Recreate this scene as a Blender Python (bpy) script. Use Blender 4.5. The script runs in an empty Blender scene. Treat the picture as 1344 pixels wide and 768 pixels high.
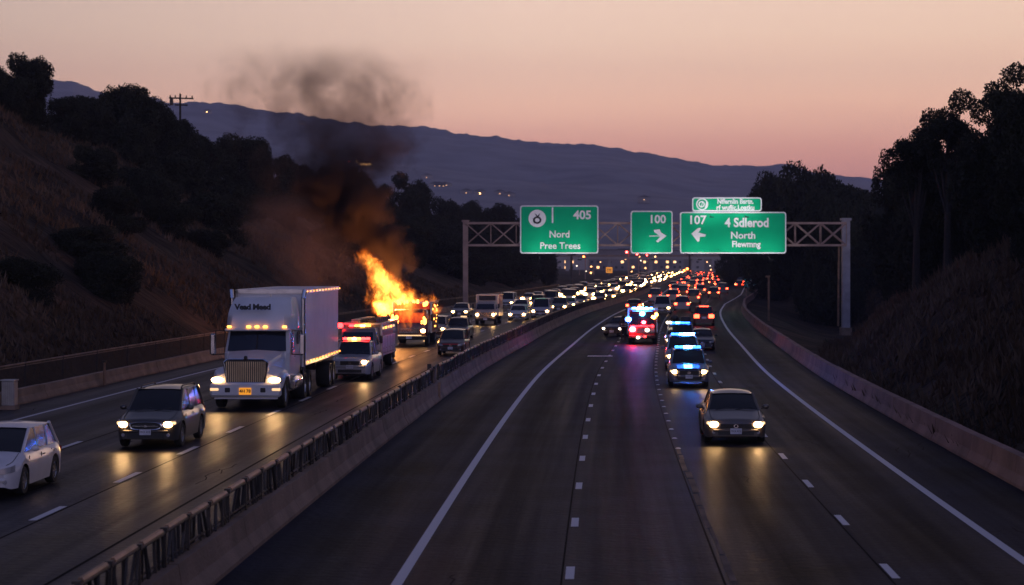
import bpy, math, random
from mathutils import Vector, Matrix
random.seed(7)
SC = bpy.context.scene
COL = SC.collection
PI = math.pi; HAZE = 0.00012

# ---------------------------------------------------------------- camera
F, H0, HZ = 2700.0, 5.6, 345.0          # focal length in photo pixels, camera height, horizon row
cd = bpy.data.cameras.new('camera'); cam = bpy.data.objects.new('camera', cd); COL.objects.link(cam)
cam.location = (0, 0, H0); cam.rotation_euler = (PI/2, 0, 0)
cd.sensor_width = 36; cd.lens = F/1344*36; cd.shift_y = -(384-HZ)/1344
cd.clip_start = 0.5; cd.clip_end = 20000
cd.dof.use_dof = True; cd.dof.focus_distance = 72; cd.dof.aperture_fstop = 1.7
SC.camera = cam

# ---------------------------------------------------------------- world: afterglow sky
W = bpy.data.worlds.new('World'); SC.world = W; W.use_nodes = True
nt = W.node_tree; nt.nodes.clear()
def nd(t, typ, **k):
    n = t.nodes.new(typ)
    for a, b in k.items(): setattr(n, a, b)
    return n
out = nd(nt, 'ShaderNodeOutputWorld')
tc = nd(nt, 'ShaderNodeTexCoord'); sp = nd(nt, 'ShaderNodeSeparateXYZ')
nt.links.new(tc.outputs['Generated'], sp.inputs[0])
ramp = nd(nt, 'ShaderNodeValToRGB')
asn = nd(nt, 'ShaderNodeMath', operation='ARCSINE'); nt.links.new(sp.outputs['Z'], asn.inputs[0])
mul = nd(nt, 'ShaderNodeMath', operation='MULTIPLY'); mul.inputs[1].default_value = 2/PI
nt.links.new(asn.outputs[0], mul.inputs[0]); 
cn = nd(nt, 'ShaderNodeTexNoise'); cn.inputs['Scale'].default_value = 2.2; cn.inputs['Detail'].default_value = 3
cm = nd(nt, 'ShaderNodeMapping'); cm.inputs['Scale'].default_value = (1, 1, 9)
nt.links.new(tc.outputs['Generated'], cm.inputs[0]); nt.links.new(cm.outputs[0], cn.inputs['Vector'])
cs = nd(nt, 'ShaderNodeMath', operation='MULTIPLY_ADD'); cs.inputs[1].default_value = 0.016; cs.inputs[2].default_value = -0.008
nt.links.new(cn.outputs[0], cs.inputs[0])
ad = nd(nt, 'ShaderNodeMath', operation='ADD'); nt.links.new(mul.outputs[0], ad.inputs[0]); nt.links.new(cs.outputs[0], ad.inputs[1])
nt.links.new(ad.outputs[0], ramp.inputs[0])
cr = ramp.color_ramp
stops = [(0.0, (.36, .18, .22)), (0.018, (.66, .27, .26)), (0.034, (1.04, .48, .37)), (0.050, (1.44, .83, .57)), (0.070, (1.40, .96, .70)), (0.085, (1.32, .94, .73)),
         (0.15, (.26, .22, .28)), (0.30, (.10, .105, .19)), (1.0, (.04, .05, .12))]
while len(cr.elements) < len(stops): cr.elements.new(.5)
for e, (p, c) in zip(cr.elements, stops): e.position = p; e.color = (*c, 1)
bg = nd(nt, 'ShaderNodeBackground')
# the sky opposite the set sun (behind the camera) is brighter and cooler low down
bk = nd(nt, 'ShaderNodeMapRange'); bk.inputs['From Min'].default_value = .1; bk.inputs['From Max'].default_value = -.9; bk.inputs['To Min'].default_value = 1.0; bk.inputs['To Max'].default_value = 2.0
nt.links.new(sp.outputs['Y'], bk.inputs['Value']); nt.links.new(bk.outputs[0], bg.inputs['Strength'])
tint = nd(nt, 'ShaderNodeMix', data_type='RGBA', blend_type='MULTIPLY'); tint.inputs['Factor'].default_value = 1.0
az = nd(nt, 'ShaderNodeMapRange'); az.inputs['From Min'].default_value = -.25; az.inputs['From Max'].default_value = .3; nt.links.new(sp.outputs['X'], az.inputs['Value'])
azr = nd(nt, 'ShaderNodeValToRGB'); azr.color_ramp.elements[0].color = (.64, .68, .72, 1); azr.color_ramp.elements[1].color = (1.04, 1.0, .93, 1); q_ = azr.color_ramp.elements.new(.46); q_.color = (1, 1, 1, 1); nt.links.new(az.outputs[0], azr.inputs[0])
nt.links.new(ramp.outputs[0], tint.inputs[6]); nt.links.new(azr.outputs[0], tint.inputs[7]); 
cool = nd(nt, 'ShaderNodeMix', data_type='RGBA', blend_type='MULTIPLY'); cool.inputs[7].default_value = (.68, .86, 1.30, 1)
bf = nd(nt, 'ShaderNodeMapRange'); bf.inputs['From Min'].default_value = .2; bf.inputs['From Max'].default_value = -.6; nt.links.new(sp.outputs['Y'], bf.inputs['Value'])
nt.links.new(bf.outputs[0], cool.inputs['Factor']); nt.links.new(tint.outputs[2], cool.inputs[6]); nt.links.new(cool.outputs[2], bg.inputs[0])
sky = nd(nt, 'ShaderNodeTexSky', sky_type='NISHITA', sun_disc=False)
sky.sun_elevation = math.radians(0.5); sky.sun_rotation = math.radians(-15)
bg2 = nd(nt, 'ShaderNodeBackground'); bg2.inputs['Strength'].default_value = 0.01
nt.links.new(sky.outputs[0], bg2.inputs[0])
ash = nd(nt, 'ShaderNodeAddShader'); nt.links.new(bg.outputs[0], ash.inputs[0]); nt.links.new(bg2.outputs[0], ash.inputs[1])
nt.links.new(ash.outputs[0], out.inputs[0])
# faint last directional light of the set sun, behind the ridge
sd = bpy.data.lights.new('sun', 'SUN'); sd.energy = 0.12; sd.angle = math.radians(20); sd.color = (1, .62, .45)
so = bpy.data.objects.new('sun', sd); COL.objects.link(so); so.rotation_euler = (math.radians(84), 0, math.radians(160))

vs = SC.view_settings; vs.view_transform = 'Standard'; vs.look = 'None'; vs.exposure = 0; vs.gamma = 1; vs.use_curve_mapping = False
cy = SC.cycles
cy.use_denoising = True
try: cy.denoiser = 'OPENIMAGEDENOISE'; cy.denoising_input_passes = 'RGB_ALBEDO_NORMAL'
except Exception: pass
cy.max_bounces = 6; cy.diffuse_bounces = 2; cy.glossy_bounces = 3; cy.transmission_bounces = 3; cy.volume_bounces = 1
cy.transparent_max_bounces = 8; cy.sample_clamp_indirect = 3; cy.sample_clamp_direct = 0
cy.volume_max_steps = 96; cy.volume_step_rate = 1.0; cy.caustics_reflective = False; cy.caustics_refractive = False
cy.use_adaptive_sampling = True; cy.adaptive_threshold = 0.01

# ---------------------------------------------------------------- helpers
def interp(tab, x):
    if x <= tab[0][0]:
        (a, b), (c, d) = tab[0], tab[1]
    elif x >= tab[-1][0]:
        (a, b), (c, d) = tab[-2], tab[-1]
    else:
        for i in range(len(tab)-1):
            if tab[i][0] <= x <= tab[i+1][0]:
                (a, b), (c, d) = tab[i], tab[i+1]; break
    return b + (d-b)*(x-a)/(c-a)
def clampi(tab, x):
    return interp(tab, max(tab[0][0], min(tab[-1][0], x)))
CT = [(-60, -4.6), (0, -3.1), (36, -2.0), (97, 1.0), (140, 4.1), (182, 7.4), (232, 12.0), (290, 18.6), (360, 26.0), (420, 31.6), (660, 54), (900, 77), (1150, 101), (1400, 125), (2000, 183)]
# smooth the centre line: Catmull-Rom through CT
def cc(y):
    n = len(CT)
    if y <= CT[1][0]: return interp(CT[:2], y)
    if y >= CT[-2][0]: return interp(CT[-2:], y)
    for i in range(1, n-2):
        if CT[i][0] <= y <= CT[i+1][0]: break
    (x0, p0), (x1, p1), (x2, p2), (x3, p3) = CT[i-1:i+3]
    m1 = (p2-p0)/(x2-x0)*(x2-x1); m2 = (p3-p1)/(x3-x1)*(x2-x1)
    t = (y-x1)/(x2-x1)
    return (2*t**3-3*t*t+1)*p1+(t**3-2*t*t+t)*m1+(-2*t**3+3*t*t)*p2+(t**3-t*t)*m2
def slope(y): return (cc(y+1)-cc(y-1))/2
def head(y): return -math.atan(slope(y))                      # rotation about z of something aligned with the road
def G(px, py, z=0.0):                                         # photo pixel -> point on the plane z
    Y = F*(H0-z)/(py-HZ); return Vector(((px-672)*Y/F, Y, z))
def A(px, py, Y): return Vector(((px-672)*Y/F, Y, H0+(HZ-py)*Y/F))
REDGE = [(0, 11.5), (280, 11.5), (360, 14.0), (530, 18.5), (700, 20), (1500, 20)]
def redge(y): return clampi(REDGE, y)

class MB:
    def __init__(s): s.v = []; s.f = []; s.m = []; s.uv = None; s.mi = 0
    def add(s, vs_, fs, M=None):
        b = len(s.v)
        for p in vs_:
            p = Vector(p)
            s.v.append(M @ p if M is not None else p)
        for f in fs: s.f.append([b+i for i in f]); s.m.append(s.mi)
        return s
    def mat(s, i): s.mi = i; return s
    def box(s, c, d, M=None, bev=0.0, taper=None):
        x, y, z = d[0]/2, d[1]/2, d[2]/2; cx, cy_, cz = c
        if bev <= 0:
            vs_ = [(cx+a*x*(taper or 1 if e > 0 else 1), cy_+b*y*(taper or 1 if e > 0 else 1), cz+e*z) for e in (-1, 1) for b in (-1, 1) for a in (-1, 1)]
            return s.add(vs_, [(0, 2, 3, 1), (4, 5, 7, 6), (0, 1, 5, 4), (2, 6, 7, 3), (0, 4, 6, 2), (1, 3, 7, 5)], M)
        b = min(bev, x*.99, y*.99, z*.99)
        # rounded box: octagon-like rings
        rings = []
        for zz, ins in ((-z, b), (-z+b, 0), (z-b, 0), (z, b)):
            xi, yi = x-ins, y-ins
            rings.append([(cx+px_, cy_+py_, cz+zz) for px_, py_ in ((-xi+b*(ins == 0), -yi), (xi-b*(ins == 0), -yi), (xi, -yi+b*(ins == 0)), (xi, yi-b*(ins == 0)),
                          (xi-b*(ins == 0), yi), (-xi+b*(ins == 0), yi), (-xi, yi-b*(ins == 0)), (-xi, -yi+b*(ins == 0)))])
        return s.loft(rings, M, close=True, caps=True)
    def loft(s, rings, M=None, close=True, caps=False):
        n = len(rings[0]); vs_ = [p for r in rings for p in r]; fs = []
        for i in range(len(rings)-1):
            for j in range(n if close else n-1):
                k = (j+1) % n
                fs.append((i*n+j, i*n+k, (i+1)*n+k, (i+1)*n+j))
        if caps:
            fs.append(tuple(range(n-1, -1, -1))); o = (len(rings)-1)*n; fs.append(tuple(o+j for j in range(n)))
        return s.add(vs_, fs, M)
    def tube(s, a, b, r, n=8, r2=None, caps=True):
        a, b = Vector(a), Vector(b); d = b-a
        if d.length < 1e-6: return s
        q = d.to_track_quat('Z', 'Y'); r2 = r if r2 is None else r2
        rings = [[tuple(p+q @ Vector((math.cos(2*PI*i/n)*rr, math.sin(2*PI*i/n)*rr, 0))) for i in range(n)] for p, rr in ((a, r), (b, r2))]
        return s.loft(rings, None, True, caps)
    def path(s, pts, r, n=6):
        for i in range(len(pts)-1): s.tube(pts[i], pts[i+1], r if not isinstance(r, (list, tuple)) else r[i], n, None if not isinstance(r, (list, tuple)) else r[i+1])
        return s
    def lathe(s, prof, axis='X', c=(0, 0, 0), n=20, M=None):   # prof: (radius, along)
        rings = []
        for r, h in prof:
            ring = []
            for i in range(n):
                a = 2*PI*i/n; u, v = math.cos(a)*r, math.sin(a)*r
                p = (h, u, v) if axis == 'X' else ((u, v, h) if axis == 'Z' else (v, h, u))
                ring.append((p[0]+c[0], p[1]+c[1], p[2]+c[2]))
            rings.append(ring)
        return s.loft(rings, M, True, False)
    def quad(s, a, b, c, d): return s.add([a, b, c, d], [(0, 1, 2, 3)])
    def prism(s, poly, depth, M=None):                         # poly in (x, z), thickness along y 0..depth
        n = len(poly); vs_ = [(x, 0, z) for x, z in poly]+[(x, depth, z) for x, z in poly]
        fs = [tuple(range(n)), tuple(range(2*n-1, n-1, -1))]+[(i, i+n, (i+1) % n+n, (i+1) % n) for i in range(n)]
        return s.add(vs_, fs, M)
    def ball(s, c, r, n=10, m=6, sc=(1, 1, 1)):
        rings = []
        for i in range(1, m):
            a = PI*i/m
            rings.append([(c[0]+r*sc[0]*math.sin(a)*math.cos(2*PI*j/n), c[1]+r*sc[1]*math.sin(a)*math.sin(2*PI*j/n), c[2]-r*sc[2]*math.cos(a)) for j in range(n)])
        return s.loft(rings, None, True, True)
    def mesh(s, name, mats, smooth=False):
        me = bpy.data.meshes.new(name)
        me.from_pydata([tuple(p) for p in s.v], [], s.f)
        for m in (mats if isinstance(mats, (list, tuple)) else [mats]): me.materials.append(m)
        me.polygons.foreach_set('material_index', s.m)
        if smooth:
            me.polygons.foreach_set('use_smooth', [True]*len(me.polygons))
        if s.uv:
            ul = me.uv_layers.new(name='UVMap')
            li = [0]*len(me.loops); me.loops.foreach_get('vertex_index', li)
            fl = []
            for i in li: fl += s.uv[i]
            ul.data.foreach_set('uv', fl)
        me.validate(); me.update()
        if smooth: me.set_sharp_from_angle(angle=math.radians(38))
        return me
    def build(s, name, mats, parent=None, smooth=False, fixn=False):
        o = bpy.data.objects.new(name, s.mesh(name, mats, smooth)); COL.objects.link(o)
        if fixn:
            import bmesh
            bm = bmesh.new(); bm.from_mesh(o.data); bmesh.ops.recalc_face_normals(bm, faces=bm.faces); bm.to_mesh(o.data); bm.free()
        if parent: o.parent = parent
        return o
def tag(o, label=None, cat=None, group=None, kind=None):
    for k, v in (('label', label), ('category', cat), ('group', group), ('kind', kind)):
        if v: o[k] = v
    return o
def empty(name, loc=(0, 0, 0), rz=0, label=None, cat=None, group=None):
    o = bpy.data.objects.new(name, None); COL.objects.link(o); o.location = loc; o.rotation_euler = (0, 0, rz); o.empty_display_size = .2
    return tag(o, label, cat, group)
def struct(name, b, m, **k): return tag(b.build(name, m, **k), kind='structure')
def base(name): return name.split('.')[0]
def copy_tree(o, parent=None, color=None):
    c = o.copy(); COL.objects.link(c)
    if parent: c.parent = parent
    if color and o.get('painted'): c.color = color
    for ch in o.children: copy_tree(ch, c, color)
    return c
def recolor(o, color):
    if o.get('painted'): o.color = color
    for ch in o.children: recolor(ch, color)
def paint(o, color=(.5, .5, .5, 1)): o['painted'] = 1; o.color = color; return o

def plight(loc, col, e, r=.3, name='fire_light', parent=None):
    l = bpy.data.lights.new(name, 'POINT'); l.energy = e; l.color = col; l.shadow_soft_size = r
    o = bpy.data.objects.new(name, l); COL.objects.link(o); o.location = loc
    if parent: o.parent = parent
    return o

# ---------------------------------------------------------------- materials
def newmat(name):
    m = bpy.data.materials.new(name); m.use_nodes = True; t = m.node_tree
    return m, t, t.nodes['Principled BSDF']
def mat(name, col, rough=.6, metal=0, coat=0, var=.15, scale=3.0, bump=0.0, bscale=40, objcol=False, spec=.5, coord='Object', detail=4):
    m, t, p = newmat(name)
    p.inputs['Roughness'].default_value = rough; p.inputs['Metallic'].default_value = metal
    p.inputs['Coat Weight'].default_value = coat; p.inputs['Coat Roughness'].default_value = .06; p.inputs['Specular IOR Level'].default_value = spec
    c = nd(t, 'ShaderNodeTexCoord'); n = nd(t, 'ShaderNodeTexNoise'); n.inputs['Scale'].default_value = scale; n.inputs['Detail'].default_value = detail
    t.links.new(c.outputs[coord], n.inputs['Vector'])
    mr = nd(t, 'ShaderNodeMapRange'); mr.inputs['From Min'].default_value = .3; mr.inputs['From Max'].default_value = .7
    mr.inputs['To Min'].default_value = 1-var; mr.inputs['To Max'].default_value = 1+var
    t.links.new(n.outputs[0], mr.inputs['Value'])
    mx = nd(t, 'ShaderNodeVectorMath', operation='SCALE')
    if objcol:
        oi = nd(t, 'ShaderNodeObjectInfo'); t.links.new(oi.outputs['Color'], mx.inputs[0])
    else: mx.inputs[0].default_value = col[:3]
    t.links.new(mr.outputs[0], mx.inputs['Scale']); t.links.new(mx.outputs[0], p.inputs['Base Color'])
    if bump:
        n2 = nd(t, 'ShaderNodeTexNoise'); n2.inputs['Scale'].default_value = bscale; n2.inputs['Detail'].default_value = 5
        t.links.new(c.outputs[coord], n2.inputs['Vector'])
        b = nd(t, 'ShaderNodeBump'); b.inputs['Strength'].default_value = bump; b.inputs['Distance'].default_value = .1
        t.links.new(n2.outputs[0], b.inputs['Height']); t.links.new(b.outputs[0], p.inputs['Normal'])
    return m
def emis(name, col, strength, base_=(.6, .6, .6)):
    m, t, p = newmat(name)
    p.inputs['Base Color'].default_value = (*base_, 1); p.inputs['Roughness'].default_value = .2
    p.inputs['Emission Color'].default_value = (*col, 1); p.inputs['Emission Strength'].default_value = strength
    return m
M = {}
M['paint'] = mat('car_paint', (0, 0, 0), .30, 0, .6, .08, 2, objcol=True)
M['glass'] = mat('tinted_glass', (.012, .014, .018), .17, 0, 0, .1, 1, spec=.5)
M['black'] = mat('black_plastic', (.02, .02, .022), .55)
M['rubber'] = mat('tyre_rubber', (.018, .018, .018), .8)
M['chrome'] = mat('chrome', (.62, .62, .64), .22, 1)
M['alloy'] = mat('alloy_rim', (.42, .42, .44), .32, 1)
M['steel'] = mat('galvanized_steel', (.36, .36, .38), .45, .6, 0, .2, 3, .1, 20)
M['lampoff'] = mat('unlit_lamp_lens', (.35, .35, .37), .15)
M['head'] = emis('headlight_lit', (1, .54, .20), 24)
M['headfar'] = emis('far_headlight_lit', (1, .52, .17), 44)
M['headdim'] = emis('headlight_low', (1, .82, .58), 9)
M['fog'] = emis('fog_lamp_warm', (1, .6, .25), 1.2)
M['amber'] = emis('amber_marker_lit', (1, .34, .04), 5)
M['ambersmall'] = emis('small_amber_marker', (1, .42, .08), 4)
M['amberhot'] = emis('amber_beacon_lit', (1, .38, .05), 26)
M['tail'] = emis('tail_light_lit', (1, .05, .02), 14, (.4, .02, .02))
M['tailfar'] = emis('far_tail_light_lit', (1, .055, .02), 20, (.4, .02, .02))
M['tailoff'] = mat('tail_light_unlit', (.25, .012, .01), .2)
M['blue'] = emis('blue_flasher_lit', (.03, .20, 1), 80, (.02, .05, .4))
M['bluedim'] = emis('blue_flasher_dim', (.02, .14, 1), 14, (.02, .05, .4))
M['cyan'] = emis('cyan_flasher_lit', (.08, .50, 1), 110, (.02, .2, .4))
M['red'] = emis('red_flasher_lit', (1, .02, .02), 16, (.4, .01, .01))
M['plate'] = mat('licence_plate', (.6, .6, .66), .5)
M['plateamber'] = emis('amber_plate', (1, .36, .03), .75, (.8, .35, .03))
M['ink'] = mat('black_lettering', (.015, .015, .018), .6)
M['white'] = mat('white_truck_paint', (.62, .62, .65), .35, 0, .3, .06, 1.5)
M['trailer'] = mat('trailer_panel', (.62, .61, .66), .42, .0, .1, .08, 1.2)
M['concrete'] = mat('barrier_concrete', (.21, .145, .11), .85, var=.35, scale=.9, bump=.35, bscale=14)
M['concrete2'] = mat('edge_barrier_concrete', (.26, .15, .12), .85, var=.3, scale=.8, bump=.3, bscale=14)
M['rail'] = mat('weathered_rail_steel', (.050, .043, .040), .55, .5, var=.4, scale=2.5, bump=.15)
M['railtop'] = mat('rusty_rail_cap', (.24, .15, .10), .5, .4, var=.4, scale=1.5)
M['gantry'] = mat('gantry_steel', (.32, .22, .19), .6, .2, var=.25, scale=.8)
M['sign'] = mat('sign_green', (.002, .46, .20), .6, var=.05, scale=.6, spec=.08)
M['signwhite'] = mat('sign_white', (.92, .90, .88), .5, var=.05)
M['white_line'] = mat('road_paint', (.60, .60, .62), .6, var=.3, scale=2.2, coord='Generated')
M['bark'] = mat('bark', (.022, .018, .015), .9, var=.3, scale=4)
M['leaf'] = mat('leaves', (.020, .022, .014), .85, var=.5, scale=.5, spec=.2)
M['leaf2'] = mat('dry_leaves', (.030, .024, .015), .8, var=.5, scale=.5, spec=.2)
M['drygrass'] = mat('dry_grass', (.095, .064, .044), .95, var=.5, scale=.12, spec=.1)
# ---------------------------------------------------------------- road surfaces
def ysteps(y0, y1):
    ys = []; y = y0
    while y < y1: ys.append(y); y += 2.0 if y < 120 else (5.0 if y < 500 else 15.0)
    ys.append(y1); return ys
def ribbon(b, o0, o1, y0, y1, z, nx=1, ys=None):
    if b.uv is None: b.uv = []
    ys = ys or ysteps(y0, y1); k = len(b.v)
    for y in ys:
        a = o0(y) if callable(o0) else o0; c = o1(y) if callable(o1) else o1
        for i in range(nx+1):
            o = a+(c-a)*i/nx; b.v.append(Vector((cc(y)+o, y, z))); b.uv.append((o, y))
    w = nx+1
    for j in range(len(ys)-1):
        for i in range(nx):
            b.f.append([k+j*w+i, k+j*w+i+1, k+(j+1)*w+i+1, k+(j+1)*w+i]); b.m.append(b.mi)
    return b
def asphalt(name, col, r0, r1, gl):
    m, t, p = newmat(name)
    uv = nd(t, 'ShaderNodeUVMap'); uv.uv_map = 'UVMap'
    mp = nd(t, 'ShaderNodeMapping'); mp.inputs['Scale'].default_value = (1.1, .018, 1); t.links.new(uv.outputs[0], mp.inputs[0])
    n1 = nd(t, 'ShaderNodeTexNoise'); n1.inputs['Scale'].default_value = 1; n1.inputs['Detail'].default_value = 5; n1.inputs['Roughness'].default_value = .6
    t.links.new(mp.outputs[0], n1.inputs['Vector'])
    n2 = nd(t, 'ShaderNodeTexNoise'); n2.inputs['Scale'].default_value = .35; n2.inputs['Detail'].default_value = 8; t.links.new(uv.outputs[0], n2.inputs['Vector'])
    n3 = nd(t, 'ShaderNodeTexNoise'); n3.inputs['Scale'].default_value = 14; n3.inputs['Detail'].default_value = 3; t.links.new(uv.outputs[0], n3.inputs['Vector'])
    # oil-darkened strip between the wheel paths of every lane
    sx = nd(t, 'ShaderNodeSeparateXYZ'); t.links.new(uv.outputs[0], sx.inputs[0])
    w1 = nd(t, 'ShaderNodeMath', operation='MULTIPLY_ADD'); w1.inputs[1].default_value = 2*PI/2.93; w1.inputs[2].default_value = 0.2
    t.links.new(sx.outputs['X'], w1.inputs[0])
    w2 = nd(t, 'ShaderNodeMath', operation='COSINE'); t.links.new(w1.outputs[0], w2.inputs[0])
    w3 = nd(t, 'ShaderNodeMath', operation='MULTIPLY_ADD'); w3.inputs[1].default_value = .42; w3.inputs[2].default_value = 0; t.links.new(w2.outputs[0], w3.inputs[0])
    def mr(n, a, b):
        r = nd(t, 'ShaderNodeMapRange'); r.inputs['From Min'].default_value = .3; r.inputs['From Max'].default_value = .7
        r.inputs['To Min'].default_value = a; r.inputs['To Max'].default_value = b; t.links.new(n.outputs[0], r.inputs['Value']); return r
    a = nd(t, 'ShaderNodeMath', operation='MULTIPLY'); t.links.new(mr(n1, .62, 1.3).outputs[0], a.inputs[0]); t.links.new(mr(n2, .55, 1.45).outputs[0], a.inputs[1])
    b = nd(t, 'ShaderNodeMath', operation='MULTIPLY'); t.links.new(a.outputs[0], b.inputs[0]); t.links.new(mr(n3, .6, 1.4).outputs[0], b.inputs[1])
    ba = nd(t, 'ShaderNodeMath', operation='ADD'); t.links.new(b.outputs[0], ba.inputs[0]); t.links.new(w3.outputs[0], ba.inputs[1])
    s = nd(t, 'ShaderNodeVectorMath', operation='SCALE'); s.inputs[0].default_value = col; t.links.new(ba.outputs[0], s.inputs['Scale'])
    t.links.new(s.outputs[0], p.inputs['Base Color'])
    t.links.new(mr(n1, r1, r0).outputs[0], p.inputs['Roughness']); p.inputs['Specular IOR Level'].default_value = .4
    n4 = nd(t, 'ShaderNodeTexNoise'); n4.inputs['Scale'].default_value = 4.5; n4.inputs['Detail'].default_value = 6; t.links.new(uv.outputs[0], n4.inputs['Vector'])
    bp = nd(t, 'ShaderNodeBump'); bp.inputs['Strength'].default_value = .55; bp.inputs['Distance'].default_value = .05
    t.links.new(n4.outputs[0], bp.inputs['Height']); t.links.new(bp.outputs[0], p.inputs['Normal'])
    # rough open-graded stone shadows itself at grazing view: part diffuse, part glossy
    df = nd(t, 'ShaderNodeBsdfDiffuse'); t.links.new(s.outputs[0], df.inputs[0]); t.links.new(bp.outputs[0], df.inputs['Normal'])
    mxs = nd(t, 'ShaderNodeMixShader'); mxs.inputs[0].default_value = gl
    t.links.new(df.outputs[0], mxs.inputs[1]); t.links.new(p.outputs[0], mxs.inputs[2])
    t.links.new(mxs.outputs[0], t.nodes['Material Output'].inputs['Surface'])
    return m
M['road_r'] = asphalt('asphalt_right', (.014, .0155, .024), .34, .54, .25)
M['road_l'] = asphalt('asphalt_left', (.027, .025, .032), .32, .52, .52)
b = MB(); ribbon(b, -3.55, lambda y: redge(y)+2.9, -40, 1600, 0.0, 6); struct('road', b, M['road_r'])
b = MB(); ribbon(b, -19.9, -3.55, -40, 1600, 0.0, 6); struct('road', b, M['road_l'])
# tar patches and sealed cracks
M['patch'] = mat('tar_patch', (.012, .012, .014), .9, var=.4, scale=.8, spec=.08)
rp = random.Random(31); b = MB()
for q in range(46):
    y = rp.uniform(28, 150); o = rp.choice([-1.4, 1.2, 4.4, 7.4, 10.2, 12.6, -6.8, -10.6, -15, -18.4])+rp.uniform(-.6, .6)
    yy = y; n = rp.randint(4, 9); pts = []
    for j in range(n): pts.append((o, yy)); yy += rp.uniform(.25, .6); o += rp.uniform(-.14, .14)
    for (o1, y1), (o2, y2) in zip(pts, pts[1:]): b.add([(cc(y1)+o1-.018, y1, .003), (cc(y1)+o1+.018, y1, .003), (cc(y2)+o2+.018, y2, .003), (cc(y2)+o2-.018, y2, .003)], [(0, 1, 2, 3)])
struct('road_crack', b, M['patch'])
WL = 0.10
b = MB(); ribbon(b, -WL, WL, -40, 1600, .004); struct('lane_marking', b, M['white_line'])
b = MB(); ribbon(b, lambda y: redge(y)-WL, lambda y: redge(y)+WL, -40, 1600, .004); struct('lane_marking', b, M['white_line'])
b = MB(); ribbon(b, -17.5, -17.34, -40, 1600, .004); struct('lane_marking', b, M['white_line'])
def dashes(off, y0, pitch, ln, w, y1=420, zz=.004):
    b = MB(); y = y0
    while y < y1: ribbon(b, off-w, off+w, y, y+ln, zz, 1, [y, y+ln/2, y+ln]); y += pitch
    return struct('lane_marking', b, M['white_line'])
dashes(3.0, 7.4, 7.25, 1.5, .08); dashes(8.8, 6.9, 7.4, 1.75, .075)
dashes(-8.8, 13.9, 7.7, 2.6, .09); dashes(-12.8, 15.3, 15.4, 3.0, .09)
b = MB(); ribbon(b, 1.7, 3.2, 122.8, 124.0, .008, 1, [122.8, 123.4, 124.0]); struct('lane_marking', b, M['white_line'])
# worn tan seam with raised dots, and dark sealed joints under the dashes
M['seam'] = mat('worn_seam', (.15, .10, .07), .9, var=.5, scale=.9)
M['tar'] = mat('tar_joint', (.010, .010, .011), .95, var=.3, spec=.05)
b = MB(); rr = random.Random(3); y = 22
while y < 62:
    l = rr.uniform(1, 4); o = 5.85+rr.uniform(-.04, .04); ribbon(b, o-rr.uniform(.03, .09), o+rr.uniform(.03, .08), y, y+l, .005, 1, [y, y+l/2, y+l]); y += l+rr.uniform(0, .5)
struct('road_seam', b, M['seam'])
b = MB()
for k in range(56):
    y = 62+k*3.6
    b.tube((cc(y)+5.85, y, 0), (cc(y)+5.85, y, .025), .09, 8, .05)
struct('raised_pavement_markers', b, M['signwhite'])
b = MB()
for o, w, y1 in ((2.86, .018, 300), (5.72, .02, 300), (8.68, .018, 300), (-8.65, .03, 160), (-12.65, .03, 160), (-6.1, .04, 160)):
    ribbon(b, o-w, o+w, 5, y1, .0015)
struct('road_joint', b, M['tar'])

# ---------------------------------------------------------------- terrain
def hash2(i, j):
    h = (i*374761393+j*668265263) & 0xffffffff; h = ((h ^ (h >> 13))*1274126177) & 0xffffffff
    return ((h ^ (h >> 16)) & 0xffff)/65535.0
def vn(x, y):
    i, j = math.floor(x), math.floor(y); u, v = x-i, y-j; u = u*u*(3-2*u); v = v*v*(3-2*v)
    return (hash2(i, j)*(1-u)+hash2(i+1, j)*u)*(1-v)+(hash2(i, j+1)*(1-u)+hash2(i+1, j+1)*u)*v
def fbm(x, y, o=4):
    s = 0; a = .5
    for k in range(o): s += a*(vn(x, y)-.5); x *= 2.03; y *= 2.03; a *= .5
    return s
CREST = [(-40, 19), (150, 19), (180, 18.6), (215, 16.4), (240, 15.2), (280, 12.6), (330, 11), (400, 9.5), (440, 7), (480, 2), (510, .3), (1600, .3)]
CRESTR = [(-40, 16), (110, 16), (160, 14), (200, 10.5), (260, 10), (330, 9.5), (500, 10), (800, 9), (1100, 6), (1600, 3)]
TOE = [(-40, 15.6), (95, 15.6), (120, 16.8), (150, 19.5), (200, 27.0), (230, 30.0), (275, 30.0), (310, 24), (345, 18), (400, 19.5), (530, 24), (1600, 26)]
DIP = [(-40, 0), (110, 0), (150, -.4), (200, -2.0), (230, -3.2), (265, -3.2), (300, -1.5), (340, 0), (1600, 0)]
def smooth(a, b, x):
    t = max(0, min(1, (x-a)/(b-a))); return t*t*(3-2*t)
def gz(off, y):
    if off < 0:
        if off > -23: return -.08
        d = -23-off; c = clampi(CREST, y); run = 29.0
        k = min(1, d/run)
        z = c*(k if k < .8 else .8+.2*(1-((1-k)/.2)**2)) if d < run else c+ .03*(d-run)
        n = fbm(off*.10, y*.10)*2.2*min(1, d/6)+fbm(off*.5+9, y*.5)*.7*min(1, d/3)
        return -.08+z+n
    re = redge(y)+2.7
    if off < re+.2: return -.08
    toe = max(clampi(TOE, y), re+.5); dip = clampi(DIP, y)
    if off < toe: return -.08+dip*smooth(re, re+(toe-re)*.7, off)
    d = off-toe; c = clampi(CRESTR, y); z0 = dip
    z = z0+(c-z0)*(1-math.exp(-d*.9/max(c-z0, 1)*1.05)) + .04*d
    n = fbm(off*.11+40, y*.11)*2.4*min(1, d/6)+fbm(off*.5+3, y*.5)*.8*min(1, d/2.5)
    return -.08+z+n
def tz(x, y): return gz(x-cc(y), y)
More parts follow.
